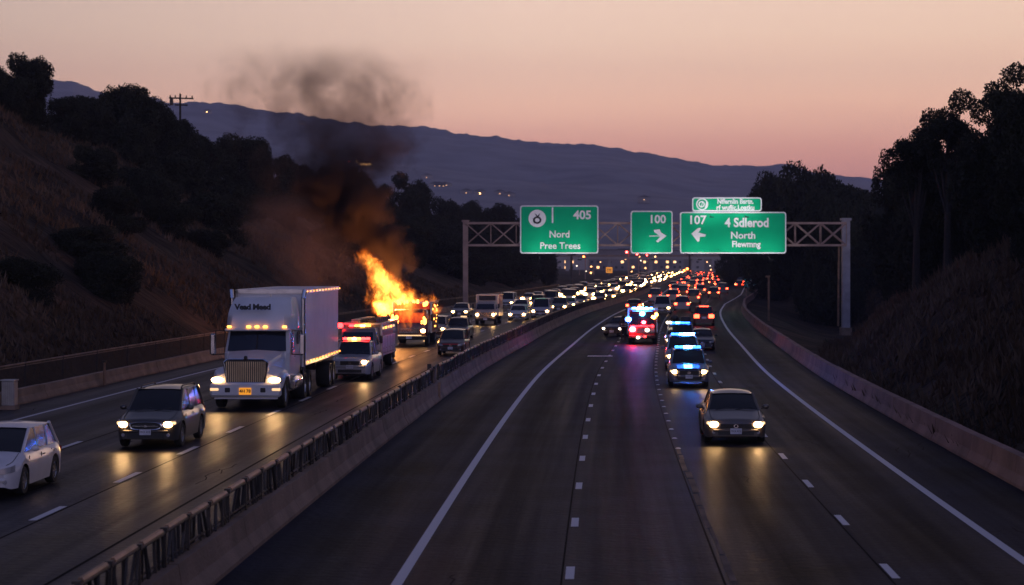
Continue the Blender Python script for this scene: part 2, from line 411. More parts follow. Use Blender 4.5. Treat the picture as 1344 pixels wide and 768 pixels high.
def hillmat(name, c1, c2, c3):
    m, t, p = newmat(name); p.inputs['Roughness'].default_value = .95; p.inputs['Specular IOR Level'].default_value = .15
    g = nd(t, 'ShaderNodeTexCoord')
    n1 = nd(t, 'ShaderNodeTexNoise'); n1.inputs['Scale'].default_value = .11; n1.inputs['Detail'].default_value = 7; n1.inputs['Roughness'].default_value = .65; t.links.new(g.outputs['Object'], n1.inputs['Vector'])
    mp = nd(t, 'ShaderNodeMapping'); mp.inputs['Scale'].default_value = (.35, 1.6, .35); mp.inputs['Rotation'].default_value = (0, 0, .3); t.links.new(g.outputs['Object'], mp.inputs[0])
    n2 = nd(t, 'ShaderNodeTexNoise'); n2.inputs['Scale'].default_value = 1.0; n2.inputs['Detail'].default_value = 6; t.links.new(mp.outputs[0], n2.inputs['Vector'])
    r = nd(t, 'ShaderNodeValToRGB'); e = r.color_ramp.elements; e[0].position = .36; e[0].color = (*c1, 1); e[1].position = .66; e[1].color = (*c3, 1)
    x = e.new(.5); x.color = (*c2, 1); t.links.new(n1.outputs[0], r.inputs[0])
    mr = nd(t, 'ShaderNodeMapRange'); mr.inputs['From Min'].default_value = .3; mr.inputs['From Max'].default_value = .7; mr.inputs['To Min'].default_value = .45; mr.inputs['To Max'].default_value = 1.6; t.links.new(n2.outputs[0], mr.inputs['Value'])
    s = nd(t, 'ShaderNodeVectorMath', operation='SCALE'); t.links.new(r.outputs[0], s.inputs[0]); t.links.new(mr.outputs[0], s.inputs['Scale']); t.links.new(s.outputs[0], p.inputs['Base Color'])
    b_ = nd(t, 'ShaderNodeBump'); b_.inputs['Strength'].default_value = .9; b_.inputs['Distance'].default_value = .6; t.links.new(n2.outputs[0], b_.inputs['Height']); t.links.new(b_.outputs[0], p.inputs['Normal'])
    return m
M['hill'] = hillmat('dry_hillside', (.012, .009, .007), (.034, .023, .017), (.085, .053, .036))
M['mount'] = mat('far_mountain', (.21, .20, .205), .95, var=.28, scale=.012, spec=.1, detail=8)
ysT = []; y = -40
while y < 1600: ysT.append(y); y += 1.5 if 60 < y < 190 else (3 if y < 420 else 12)
def terr(offs):
    b = MB(); w = len(offs)
    for y in ysT:
        for o in offs: b.v.append(Vector((cc(y)+o, y, gz(o, y))))
    for j in range(len(ysT)-1):
        for i in range(w-1): b.f.append([j*w+i, j*w+i+1, (j+1)*w+i+1, (j+1)*w+i]); b.m.append(0)
    return b
lo = [-600, -400, -260, -180, -130, -100, -85, -75]+[-68+1.5*i for i in range(31)]+[-22.5, -19.5]
struct('hillside', terr(lo), M['hill'], smooth=True)
ro = [11.2]+[14.0+1.2*i for i in range(38)]+[62, 68, 76, 90, 110, 150, 220, 330, 600]
struct('hillside', terr(ro), M['hill'], smooth=True)
b = MB(); b.quad((-9000, -300, -4), (9000, -300, -4), (9000, 6200, -4), (-9000, 6200, -4)); struct('ground', b, M['hill'])
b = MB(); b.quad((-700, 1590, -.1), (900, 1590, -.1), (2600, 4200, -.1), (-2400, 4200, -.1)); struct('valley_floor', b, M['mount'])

# ---------------------------------------------------------------- mountains
RIDGE = [(-900, 60), (-300, 90), (-60, 118), (30, 112), (62, 109), (95, 110), (118, 121), (150, 133), (200, 131), (215, 137), (250, 137), (290, 139), (330, 146), (400, 154), (450, 160), (490, 164), (560, 168), (600, 175),
         (660, 181), (720, 190), (790, 194), (860, 203), (930, 217), (985, 221), (1030, 219), (1060, 226), (1120, 236), (1200, 262), (1344, 300), (1700, 335)]
def mnoise(X, Y, k, amp, seed=0):
    z = fbm(X*.006+seed, Y*.004+5, 3)*amp*1.6*min(1, k*4)
    if k > .95: z += vn(X*.06, 3)*5+vn(X*.14, 9)*3.5
    return z
def mountain(name, tab, y0, y1, amp, px0=-900, px1=1700, n=900, m=84, seed=0):
    b = MB(); ys = [y0+(y1-y0)*(j/m) for j in range(m+1)]+[y1*1.12]
    for j, Y in enumerate(ys):
        for i in range(n+1):
            px = px0+(px1-px0)*i/n; X = (px-672)*Y/F
            hz = (HZ-interp(tab, px))*y1/F+H0
            k = min(1, j/m)
            z = hz*(k**1.05)
            z *= 1+ .34*fbm(X*.0022+seed, Y*.0022, 5)*(1-k)**.5
            z += mnoise(X, Y, k, amp, seed)
            if j > m: z = hz*.6
            b.v.append(Vector((X, Y, z-1)))
    w = n+1
    for j in range(len(ys)-1):
        for i in range(n): b.f.append([j*w+i, j*w+i+1, (j+1)*w+i+1, (j+1)*w+i]); b.m.append(0)
    return struct(name, b, M['mount'], smooth=True)
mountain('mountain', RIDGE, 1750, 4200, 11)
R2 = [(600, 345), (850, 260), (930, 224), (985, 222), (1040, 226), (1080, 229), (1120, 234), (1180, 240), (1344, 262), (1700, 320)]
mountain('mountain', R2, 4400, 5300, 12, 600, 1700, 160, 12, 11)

# ---------------------------------------------------------------- concrete barriers
def wall(off, w0, w1, h, y0, y1, name, m, label, cat, seg=6.0, face=1):
    b = MB(); ys = []; y = y0
    st = 1.0 if y1 < 500 else 2.0
    rings = []
    o_ = off if callable(off) else (lambda y: off)
    y = y0; k = 0
    while y < y1:
        e = min(y+seg, y1); n = max(2, int((e-y)/3)+1)
        rs = []
        jz = (hash2(k, 7)-.5)*.02; jx = (hash2(k, 3)-.5)*.02
        for i in range(n+1):
            yy = y+.012+(e-y-.024)*i/n; c = cc(yy)+o_(yy)+jx
            rs.append([(c-w0, yy, -.02), (c-w0, yy, .08), (c-w0*.62, yy, .30), (c-w1, yy, h+jz), (c+w1, yy, h+jz), (c+w0*.62, yy, .30), (c+w0, yy, .08), (c+w0, yy, -.02)])
        b.loft(rs, None, True, True); y = e; k += 1
    o = b.build(name, m, fixn=True); return tag(o, label, cat)
wall(-3.5, .34, .15, .68, 15, 1300, 'median_barrier', M['concrete'], 'long concrete median barrier dividing the two carriageways beneath the lattice rail', 'barrier', 6.2)
wall(-19.8, .30, .14, .58, 40, 1300, 'roadside_barrier', M['concrete'], 'tan concrete barrier along the foot of the left hillside', 'barrier', 5.0)
wall(lambda y: redge(y)+2.7, .30, .14, .74, 20, 700, 'roadside_barrier', M['concrete2'], 'reddish concrete barrier curving along the foot of the dark slope', 'barrier', 3.2)

# median lattice rail
fence = empty('median_railing', (cc(24)-3.5, 24, .68), 0, 'dark steel lattice railing with rusty cap mounted on the median barrier', 'railing')
def rel(p, e): return (p[0]-e.location.x, p[1]-e.location.y, p[2]-e.location.z)
def fp(y, z, dx=0): return rel((cc(y)-3.52+dx, y, z), fence)
capb, lat, capd, farp = MB(), MB(), MB(), MB(); y = 20.0; k = 0; rr = random.Random(5)
while y < 420:
    y2 = y+1.9; top = 1.27+rr.uniform(-.02, .02)
    if k < 98: capb, lat, capd = MB(), MB(), MB()
    if y < 84 or y > 86:
        capb.tube(fp(y+.2, top+.012), fp(y2-.25, top+.012), .05, 6)
        capd.tube(fp(y, top-.03), fp(y2, top-.03), .042, 6); capd.tube(fp(y, .80), fp(y2, .80), .025, 5)
        if y < 260:
            lat.tube(fp(y+.02, .715), fp(y2-.02, .715), .02, 5); lat.tube(fp(y+.02, top-.06), fp(y2-.02, top-.06), .02, 5)
            for q in range(6):
                ya = y+.2+q*.29+rr.uniform(-.05, .05); yb = ya+rr.uniform(-.28, .28)
                lat.tube(fp(ya, .70, rr.uniform(-.05, .05)), fp(max(y, min(y2, yb)), top-.05, rr.uniform(-.05, .05)), .030, 5)
    mb = MB() if k < 98 else farp
    mb.box(fp(y, .98), (.075, .08, .62)); mb.box(fp(y, top+.0), (.11, .14, .09))
    if k < 98:
        mb.build('post', M['rail'], fence)
        if capb.v: capb.build('cap_rail', M['railtop'], fence); capd.build('rail', M['rail'], fence); lat.build('lattice', M['rail'], fence)
        if k == 97: capb, lat, capd = MB(), MB(), MB()
    y = y2; k += 1
for q_, n_, m_ in ((capb, 'cap_rail', 'railtop'), (capd, 'rail', 'rail'), (lat, 'lattice', 'rail')): tag(q_.build(n_, M[m_], fence), kind='stuff')
tag(farp.build('post', M['rail'], fence), kind='stuff')
e = empty('barrier_end_post', (cc(83.5)-3.35, 83.5, 0), 0, 'taller weathered post rising from the joint in the median barrier', 'post')
b = MB(); b.box((-.25, 0, 1.0), (.16, .16, 1.0)); b.box((-.05, 1.2, 1.35), (.08, 2.6, .08)); b.build('post', M['rail'], e)
b = MB(); b.box((.16, -.02, .38), (.10, .12, .76)); b.build('base', M['railtop'], e)
for q in range(3):
    b = MB(); b.tube((-.08, .5+q*.7, .66), (-.08, .5+q*.7, 1.36), .05, 6); b.build('baluster', M['railtop'] if q else M['concrete'], e)

# wire fence behind the left barrier
wf = empty('roadside_fence', (cc(60)-21.9, 60, 0), 0, 'low dark mesh fence with a pale top rail behind the tan barrier', 'fence')
def wp(y, z): return rel((cc(y)-21.9, y, z), wf)
def meshmat():
    m, t, p = newmat('fence_mesh'); p.inputs['Base Color'].default_value = (.055, .048, .046, 1); p.inputs['Roughness'].default_value = .95; p.inputs['Specular IOR Level'].default_value = .1
    g = nd(t, 'ShaderNodeTexCoord'); s = nd(t, 'ShaderNodeSeparateXYZ'); t.links.new(g.outputs['Object'], s.inputs[0])
    outs = []
    for sg in (1, -1):
        a = nd(t, 'ShaderNodeMath', operation='MULTIPLY_ADD'); a.inputs[1].default_value = sg; t.links.new(s.outputs['Z'], a.inputs[0]); t.links.new(s.outputs['Y'], a.inputs[2])
        f_ = nd(t, 'ShaderNodeMath', operation='MULTIPLY'); f_.inputs[1].default_value = 9; t.links.new(a.outputs[0], f_.inputs[0])
        h = nd(t, 'ShaderNodeMath', operation='FRACT'); t.links.new(f_.outputs[0], h.inputs[0])
        l = nd(t, 'ShaderNodeMath', operation='LESS_THAN'); l.inputs[1].default_value = .42; t.links.new(h.outputs[0], l.inputs[0]); outs.append(l)
    mx = nd(t, 'ShaderNodeMath', operation='MAXIMUM'); t.links.new(outs[0].outputs[0], mx.inputs[0]); t.links.new(outs[1].outputs[0], mx.inputs[1])
    t.links.new(mx.outputs[0], p.inputs['Alpha']); return m
M['mesh'] = meshmat()
rl, ms = MB(), MB(); y = 60
while y < 420:
    y2 = y+3
    rl.tube(wp(y, 1.22), wp(y2, 1.22), .045, 6); rl.tube(wp(y, 1.12), wp(y2, 1.12), .03, 5); rl.tube(wp(y, .12), wp(y2, .12), .03, 5)
    ms.quad(wp(y, .1), wp(y2, .1), wp(y2, 1.2), wp(y, 1.2))
    if (y-60) % 6 == 0 and (y-60)//6 < 60:
        b = MB(); b.tube(wp(y, -.1), wp(y, 1.28), .05, 6); b.build('post', M['rail'], wf)
    y = y2
rl.build('rail', M['concrete'], wf); ms.build('mesh_panel', M['mesh'], wf)
e = empty('utility_cabinet', (cc(79)-19.2, 78.6, 0), head(79), 'grey metal box with ribbed sides beside the left barrier', 'cabinet')
b = MB(); b.box((0, 0, .62), (.5, .5, .95), bev=.03); b.build('housing', M['steel'], e)
b = MB()
for q in range(6): b.box((-.18+q*.07, -.262, .62), (.03, .02, .8))
b.build('rib', M['alloy'], e); b = MB(); b.box((0, 0, .08), (.6, .6, .16)); b.build('plinth', M['concrete'], e)
b = MB(); b.box((0, 0, 1.12), (.56, .56, .05)); b.build('lid', M['steel'], e)
p_ = G(125, 504); e = empty('marker_post', (cc(94)-19.45, 94, 0), 0, 'short rusty marker post standing at the left concrete barrier', 'post')
b = MB(); b.tube((0, 0, 0), (0, 0, 1.05), .06, 8); b.build('post', M['railtop'], e); b = MB(); b.box((.0, 0, 1.08), (.16, .1, .1)); b.build('cap', M['rail'], e)
# ---------------------------------------------------------------- text
def text_mesh(s, size, ext=.01, bold=0.0, align='CENTER', spacing=1.0):
    c = bpy.data.curves.new('lettering', 'FONT'); c.body = s; c.size = size; c.extrude = ext; c.align_x = align; c.align_y = 'CENTER'; c.offset = bold; c.resolution_u = 3
    c.space_character = spacing
    o = bpy.data.objects.new('lettering', c); COL.objects.link(o)
    dg = bpy.context.evaluated_depsgraph_get(); me = bpy.data.meshes.new_from_object(o.evaluated_get(dg)); COL.objects.unlink(o); bpy.data.objects.remove(o)
    return me
def put_text(s, size, loc, parent, m, name='lettering', bold=0.0, align='CENTER', rot=(PI/2, 0, 0), sx=1.0, spacing=1.0, ext=.01):
    me = text_mesh(s, size, ext, bold, align, spacing); me.materials.clear(); me.materials.append(m)
    Mx = Matrix.Translation(Vector(loc)) @ Matrix.Rotation(rot[2], 4, 'Z') @ Matrix.Rotation(rot[0], 4, 'X') @ Matrix.Diagonal((sx, 1, 1, 1))
    me.transform(Mx)
    o = bpy.data.objects.new(name, me); COL.objects.link(o); o.parent = parent; return o

# ---------------------------------------------------------------- sign gantry
SIGNW = 1.5
GY = 252.0; S = F/GY
def gx(px): return (px-672)/S
def gzz(py): return H0+(HZ-py)/S
gan = empty('sign_gantry', (gx(611), GY, 0), 0, 'tall steel truss gantry spanning the highway and carrying the green signs', 'gantry')
X0, X1 = 0.0, gx(1110)-gx(611)
zt, zb = gzz(293), gzz(322)
D = 1.1
for y_ in (-D/2, D/2):
    b = MB()
    for z in (zt, zb): b.box(((X0+X1)/2, y_, z), (X1-X0, .24, .26))
    b.build('chord', M['gantry'], gan)
    b = MB(); n = 15; st = (X1-X0)/n
    for i in range(n):
        xa, xb = X0+i*st, X0+(i+1)*st
        b.tube((xa, y_, zb), (xb, y_, zt), .085, 6); b.tube((xa, y_+.02, zt), (xb, y_+.02, zb), .085, 6); b.tube((xb, y_, zb), (xb, y_, zt), .05, 6)
    b.build('brace', M['gantry'], gan)
b = MB()
for i in range(16):
    x = X0+i*st; b.tube((x, -D/2, zt), (x, D/2, zt), .05, 5); b.tube((x, -D/2, zb), (x, D/2, zb), .05, 5); b.tube((x, -D/2, zt), (x, D/2, zb), .04, 5)
b.build('cross_tie', M['gantry'], gan)
b = MB(); b.box((0, 0, (gzz(289)-.1)/2), (.62, .9, gzz(289)+.1)); b.box((0, 0, gzz(290)), (.9, 1.3, .16)); p1 = b.build('post', M['gantry'], gan)
b = MB(); b.box((X1, 0, (gzz(287)+gzz(430))/2), (.95, .9, gzz(287)-gzz(430))); b.box((X1, 0, gzz(288)), (1.2, 1.4, .3)); M['post_steel'] = mat('post_steel_grey', (.30, .29, .33), .6, .2, var=.25, scale=.8); p2 = b.build('post', M['post_steel'], gan)
b = MB(); b.box((X1, 0, (gzz(430)-4.5)/2), (1.35, 1.35, gzz(430)+4.5), bev=.05); b.build('pedestal', M['concrete'], gan)
b = MB(); b.tube((X1-.85, -.2, gzz(322)), (X1-.95, -.2, gzz(428)), .13, 8); b.build('conduit', M['railtop'], gan)

def sign(px0, py0, px1, py1, label, name='highway_sign'):
    w, h = (px1-px0)/S, (py1-py0)/S
    e = empty(name, (gx((px0+px1)/2), GY-1.05, gzz((py0+py1)/2)), 0, label, 'sign', 'green overhead signs on the gantry')
    def rr(w_, h_, r, n=6):
        pts = []
        for cx, cz, a0 in ((w_/2-r, h_/2-r, 0), (-w_/2+r, h_/2-r, 90), (-w_/2+r, -h_/2+r, 180), (w_/2-r, -h_/2+r, 270)):
            for i in range(n+1):
                a = math.radians(a0+90*i/n); pts.append((cx+r*math.cos(a), cz+r*math.sin(a)))
        return pts
    b = MB(); b.prism(rr(w, h, .32), .10); b.build('border', M['signwhite'], e, fixn=True)
    b = MB(); b.prism(rr(w-.30, h-.30, .24), .06, Matrix.Translation((0, -.02, 0))); b.build('panel', M['sign'], e, fixn=True)
    b = MB()
    for x in (-w*.36, 0, w*.36): b.box((x, .3, 0), (.14, .40, h*.92))
    b.build('bracket', M['gantry'], e)
    for q in range(max(1, round(w/4))):  # made-up lamps added below each sign to brighten its face
        n_ = max(1, round(w/4)); lx = (q-(n_-1)/2)*w/n_
        b = MB(); b.box((lx, -2.6, -h/2-.75), (.5, .22, .12)); b.tube((lx, -2.55, -h/2-.8), (lx, .4, -h/2-.35), .035, 5); b.build('added_sign_lamp', M['rail'], e)
        l = bpy.data.lights.new('added_sign_light', 'AREA'); l.energy = 50*SIGNW; l.color = (.95, .98, 1); l.shape = 'RECTANGLE'; l.size = 1.6; l.size_y = .3
        lo_ = bpy.data.objects.new('added_sign_light', l); COL.objects.link(lo_); lo_.parent = e; lo_.location = (lx, -2.6, -h/2-.66); lo_.rotation_euler = (math.radians(140), 0, 0)
    def t(s, px, py, size_px, bold=.0, sx=1.0, name='lettering'):
        return put_text(s, size_px/S/.70, (gx(px)-e.location.x, -.035, gzz(py)-e.location.z), e, M['signwhite'], name, bold, sx=sx)
    return e, t
def disc_ring(e, px, py, r_out, r_in, m, name, y=-.04, n=28, sx=1):
    b = MB(); cx, cz = gx(px)-e.location.x, gzz(py)-e.location.z
    if r_in <= 0: b.prism([(cx+sx*r_out*math.cos(2*PI*i/n), cz+r_out*math.sin(2*PI*i/n)) for i in range(n)], .02, Matrix.Translation((0, y, 0)))
    else:
        rings = [[(cx+sx*r*math.cos(2*PI*i/n), yy, cz+r*math.sin(2*PI*i/n)) for i in range(n)] for r, yy in ((r_out, y+.02), (r_out, y), (r_in, y), (r_in, y+.02))]
        b.loft(rings)
    return b.build(name, m, e, fixn=True)
def poly(e, pts, m, name, y=-.05):
    b = MB(); b.prism([(gx(px)-e.location.x, gzz(py)-e.location.z) for px, py in pts], .02, Matrix.Translation((0, y, 0))); return b.build(name, m, e, fixn=True)

s1, t = sign(682.5, 270, 785, 333, 'widest left-hand green sign reading 405 with a white round emblem over the oncoming lanes')
t('405', 764, 283, 11, .04); t('Nord', 734, 308, 9, .02, .95); t('Pree Trees', 735, 323, 8.5, .02, .98)
poly(s1, [(724, 272.5), (726, 272.5), (726, 293), (724, 293)], M['signwhite'], 'divider', -.035)
disc_ring(s1, 705, 287, 1.07, 0, M['signwhite'], 'emblem')
disc_ring(s1, 705, 289.2, .46, .25, M['ink'], 'emblem_mark', -.055, sx=1.1)
poly(s1, [(699.2, 286.5), (701.8, 289), (701.5, 294), (699.5, 291)], M['ink'], 'emblem_mark', -.058)
poly(s1, [(705, 286), (701.5, 280.5), (703.5, 281.5), (705.2, 283.5), (708.6, 280.3), (707.5, 284)], M['ink'], 'emblem_mark', -.056)
s2, t = sign(827, 277, 882, 333, 'small nearly square green sign reading 100 with a white right-pointing arrow')
t('100', 862, 288.5, 10.5, .04)
poly(s2, [(857, 302), (864.5, 301), (867, 305.5), (874, 310), (863, 318.5), (860, 317), (866, 310.6), (851.5, 310.6), (851.5, 309.6), (864, 309.3), (858, 305)], M['signwhite'], 'arrow')
s3, t = sign(891.5, 278.5, 1030.5, 333, 'largest green sign, reading 107 and North with a white left-pointing arrow, nearest the right post')
t('107', 914, 289.5, 11, .035); t('4 Sdlerod', 979, 293, 11.5, .05, .9); t('North', 974, 309.5, 9, .03); t('Flewmng', 978, 321, 8, .03, .92)
poly(s3, [(906.3, 307), (914.5, 300), (918, 299), (918.8, 301), (915.5, 305.5), (925.5, 307.8), (924.5, 311), (917.5, 311), (917, 316.5), (915, 318)], M['signwhite'], 'arrow')
s4, t = sign(907.5, 259.5, 998.5, 277.8, 'slim green panel with a round emblem sitting on top of the sign reading 107')
t('Nffernlin Bsrtn.', 964, 265, 6.2, .03, .86); t('rf wuflic.Loatku', 964, 273, 6.2, .03, .9)
disc_ring(s4, 920.5, 268.5, .74, .58, M['signwhite'], 'emblem', -.035)
disc_ring(s4, 919.8, 268.5, .40, .24, M['signwhite'], 'emblem_mark', -.036)
poly(s4, [(921, 264), (922, 264), (919.5, 273), (918.5, 273)], M['signwhite'], 'emblem_mark', -.038)
poly(s4, [(926, 264), (928.5, 266), (926, 274), (923.5, 275)], M['signwhite'], 'emblem_mark', -.034)

# small exit sign beyond, thin lamp pole on the right, column posts far down the road
Yx = 345.0; e = empty('exit_sign', (cc(Yx)+redge(Yx)+3.4, Yx, 0), 0, 'small blue-green exit sign on posts where the road bends right', 'sign')
cx = 985; s_ = F/Yx; e.location.x = (985-672)/s_
z1, z0 = H0-(365.5-345)/s_, H0-(377-345)/s_
b = MB(); b.box((0, 0, (z0+z1)/2), (16/s_, .08, z1-z0)); M['signb'] = mat('exit_sign_teal', (.05, .48, .50), .45); b.build('panel', M['signb'], e)
b = MB()
for q in range(3): b.box((0, -.05, z1-.35-q*.4), (1.5-.2*q, .02, .14))
b.build('lettering', M['signwhite'], e)
b = MB()
for dx in (-.7, .7): b.tube((dx, .1, -1), (dx, .1, z1), .07, 6)
b.build('post', M['gantry'], e)
Yp = 215.0; x = (1009-672)*Yp/F; e = empty('marker_pole', (x, Yp, tz(x, Yp)), 0, 'thin rusty pole standing on the dark slope right of the bend', 'pole')
b = MB(); b.tube((0, 0, -.5), (0, 0, A(0, 363, Yp).z-tz(x, Yp)), .11, 8); b.build('shaft', M['railtop'], e); b = MB(); b.box((-.1, 0, A(0, 363, Yp).z-tz(x, Yp)), (.45, .2, .2)); b.build('head', M['railtop'], e)
import numpy as np
# ---------------------------------------------------------------- trees
def leaves_mesh(name, lobes, leaf, per, m, seed, flat=.8):
    rng = np.random.default_rng(seed); cs = []
    for (x, y, z, r) in lobes:
        n = int(per*r*r)
        d = rng.normal(size=(n, 3)); d /= np.linalg.norm(d, axis=1)[:, None]
        rad = r*(.35+.65*rng.random(n)**.45)*(1+.22*np.sin(d[:, 0]*5+seed+x)*np.cos(d[:, 1]*4+z))
        cs.append(np.array([x, y, z])+d*rad[:, None]*np.array([1, 1, flat]))
    c = np.concatenate(cs); n = len(c)
    a = rng.normal(size=(n, 3)); a /= np.linalg.norm(a, axis=1)[:, None]
    b = np.cross(a, rng.normal(size=(n, 3))); b /= np.linalg.norm(b, axis=1)[:, None]
    s = leaf*(.6+.8*rng.random(n))[:, None]
    v = np.stack([c-a*s, c+b*s*.55, c+a*s, c-b*s*.55], 1).reshape(-1, 3)
    me = bpy.data.meshes.new(name); me.vertices.add(len(v)); me.vertices.foreach_set('co', v.ravel().astype(np.float32))
    me.loops.add(4*n); me.loops.foreach_set('vertex_index', np.arange(4*n, dtype=np.int32)); me.polygons.add(n)
    me.polygons.foreach_set('loop_start', np.arange(0, 4*n, 4, dtype=np.int32)); me.polygons.foreach_set('loop_total', np.full(n, 4, dtype=np.int32))
    me.materials.append(m); me.update(); me.validate(); return me
def lobes_for(w, h, n, rnd, z0=.32, open_=.0):
    L = []
    for k in range(n):
        a = rnd.uniform(0, 2*PI); t = rnd.random(); zz = z0+(1-z0)*t
        env = math.sqrt(max(.12, 1-.88*(2*t-1)**2))
        rr_ = w/2*env*math.sqrt(rnd.uniform(.15, 1))*(.75 if open_ else .72)
        L.append((rr_*math.cos(a), rr_*math.sin(a), h*(zz-.09), w*rnd.uniform(.12, .25)*(1-open_*.35)))
    return L
def make_tree(idx, w, h, n, seed, leaf=.14, per=560, z0=.3, open_=0.0, m='leaf'):
    rnd = random.Random(seed); L = lobes_for(w, h, n, rnd, z0, open_)
    r = bpy.data.objects.new('tree', None)
    crown = bpy.data.objects.new('crown', leaves_mesh('crown', L, leaf, per, M[m], seed)); crown.parent = r
    b = MB(); pts = [(0, 0, -.6)]
    for i in range(1, 6): pts.append((rnd.uniform(-.12, .12)*i*.5, rnd.uniform(-.12, .12)*i*.5, h*.155*i))
    rad = [h*.028, h*.022, h*.018, h*.014, h*.010, h*.006]; b.path(pts, rad, 8)
    for (x, y, z, q) in L:
        p = pts[2+int(rnd.random()*3)]
        mid = ((x+p[0])/2, (y+p[1])/2, (z+p[2])/2-.2)
        b.path([p, mid, (x, y, z)], [h*.009, h*.006, h*.002], 5)
    tr = bpy.data.objects.new('trunk', b.mesh('trunk', M['bark'])); tr.parent = r
    return r, crown, tr, w, h
PROTO = [make_tree(0, 9, 9, 26, 1), make_tree(1, 8, 10, 26, 2, z0=.25), make_tree(2, 10, 8.5, 30, 3), make_tree(3, 7, 10, 20, 4, open_=.7, per=520, leaf=.14), make_tree(4, 11, 9, 30, 5, z0=.2),
         make_tree(5, 5.2, 13, 14, 16, open_=.3, per=1300, leaf=.09, z0=.66)]
def tree(i, x, y, w, h, label, group, rz=0, dz=0, name='tree'):
    r0, c0, t0, w0, h0 = PROTO[i]
    if name in ('bush', 'shrub'):
        h = max(h, w*.62); dz -= .22*h
    if x > 0 and 40 < y < 256:      # keep the right gantry post in view
        u0, u1 = 672+(x-w*.5)*F/y, 672+(x+w*.5)*F/y
        if u1 > 1092 and u0 < 1126 and HZ-(tz(x, y)+dz+h-H0)*F/y < 452: return None
    r = r0.copy(); COL.objects.link(r); r.name = name; r.location = (x, y, tz(x, y)-.3+dz); r.rotation_euler = (0, 0, rz); r.scale = (w/w0, w/w0, h/h0)
    for c in (c0, t0):
        k = c.copy(); COL.objects.link(k); k.parent = r
    return tag(r, label, 'tree', group)
R = random.Random(21)
def top_h(px, py, Y):        # height above the terrain of photo point at depth Y
    p = A(px, py, Y); return p.x, p.z-tz(p.x, Y)
def tree_at(i, px, py, Y, w_px, label, group, name='tree', rz=None, kmin=.62):
    x, h = top_h(px, py, Y); w = w_px*Y/F
    if h < 1.2: h = 1.2
    w = max(w, h*kmin)
    return tree(i, x, Y, w, h, label, group, R.uniform(0, 6) if rz is None else rz, name=name)
GL = 'dark trees along the crest of the left hillside'
left = [(0, 32, 68, 185, 84, 'tall round-crowned tree at the top left corner of the hillside crest'),
        (4, -20, 90, 180, 100, 'dark tree cut by the left edge of the view on the hillside crest'),
        (2, 10, 98, 178, 80, 'squat dense tree beneath the tall round-crowned one at top left'),
        (1, 85, 122, 205, 70, 'low bushy tree just right of the top left corner tree'),
        (4, 120, 128, 208, 80, 'wide low tree filling the gap before the big domed tree'),
        (0, 170, 107, 215, 84, 'big domed tree standing highest left of the power pole'),
        (2, 205, 135, 222, 70, 'lower spreading tree between the domed tree and the power pole'),
        (1, 235, 152, 232, 50, 'small rounded tree directly beneath the power pole'),
        (4, 262, 180, 240, 70, 'broad low tree just right of the power pole'),
        (0, 305, 174, 255, 74, 'tall broad tree left of the smoke column, above the truck'),
        (2, 336, 188, 262, 50, 'sloping-topped tree beside the tall broad tree above the truck'),
        (1, 372, 200, 300, 46, 'hazy tree at the left side of the smoke'),
        (4, 395, 222, 310, 70, 'hazy low tree partly veiled by the smoke'),
        (0, 435, 218, 340, 60, 'smoke-veiled tree behind the dark plume'),
        (2, 470, 228, 350, 60, 'smoke-veiled tree at the right of the plume below the hillside lights'),
        (3, 517, 221, 365, 52, 'airy open-crowned tree rising right of the smoke'),
        (2, 545, 245, 380, 50, 'lower tree right of the airy open-crowned tree'),
        (0, 583, 258, 400, 56, 'round tree between the smoke and the gantry'),
        (4, 615, 270, 430, 60, 'low tree right behind the left gantry post'),
        (1, 655, 264, 440, 36, 'tidy round tree just left of the sign reading 405'),
        (4, 690, 285, 430, 50, 'dark tree behind the sign reading 405'),
        (2, 716, 308, 440, 40, 'small dark tree below the right end of the sign reading 405')]
for a in left: tree_at(a[0], a[1], a[2], a[3], a[4], a[5], GL)
# lower edge of the crest growth: brush descending below the crest
GB = 'dark bushes below the crest on the left hillside'
for k in range(56):
    y = 165+k*7.2; off = -50+R.uniform(-3, 5.5)+(k % 3)*3.2; x = cc(y)+off
    tree(R.choice([0, 2, 4]), x, y, R.uniform(4.5, 9), R.uniform(3.5, 6.0), 'dark rounded bush in the thicket under the crest trees of the left hillside', GB, R.uniform(0, 6), -1.0, 'bush')
GH = 'trees covering the far side of the left hill'
for k in range(40):
    y = 310+k*3.5; off = R.uniform(-58, -28); x = cc(y)+off
    if 672+(x+5)*F/y > 742: continue
    tree(R.choice([0, 1, 2, 4]), x, y, R.uniform(9, 13), R.uniform(6, 9), 'dark tree in the wood covering the hill beyond the left gantry post', GH, R.uniform(0, 6), -1.2)
GS = 'scattered low shrubs on the bare left slope'
for (px, py, Y) in ((115, 345, 118), (28, 385, 96), (150, 300, 150), (215, 305, 170), (140, 385, 118), (270, 330, 175)):
    # march to the slope
    for Yk in range(60, 330, 2):
        p = A(px, py, Yk)
        if tz(p.x, Yk) >= p.z: break
    tree(R.choice([0, 2, 4]), p.x, Yk, R.uniform(4, 6), R.uniform(1.6, 2.6), 'low dark shrub growing alone on the bare left slope', GS, R.uniform(0, 6), -.2, 'shrub')
GR = 'dark trees on the right hillside'
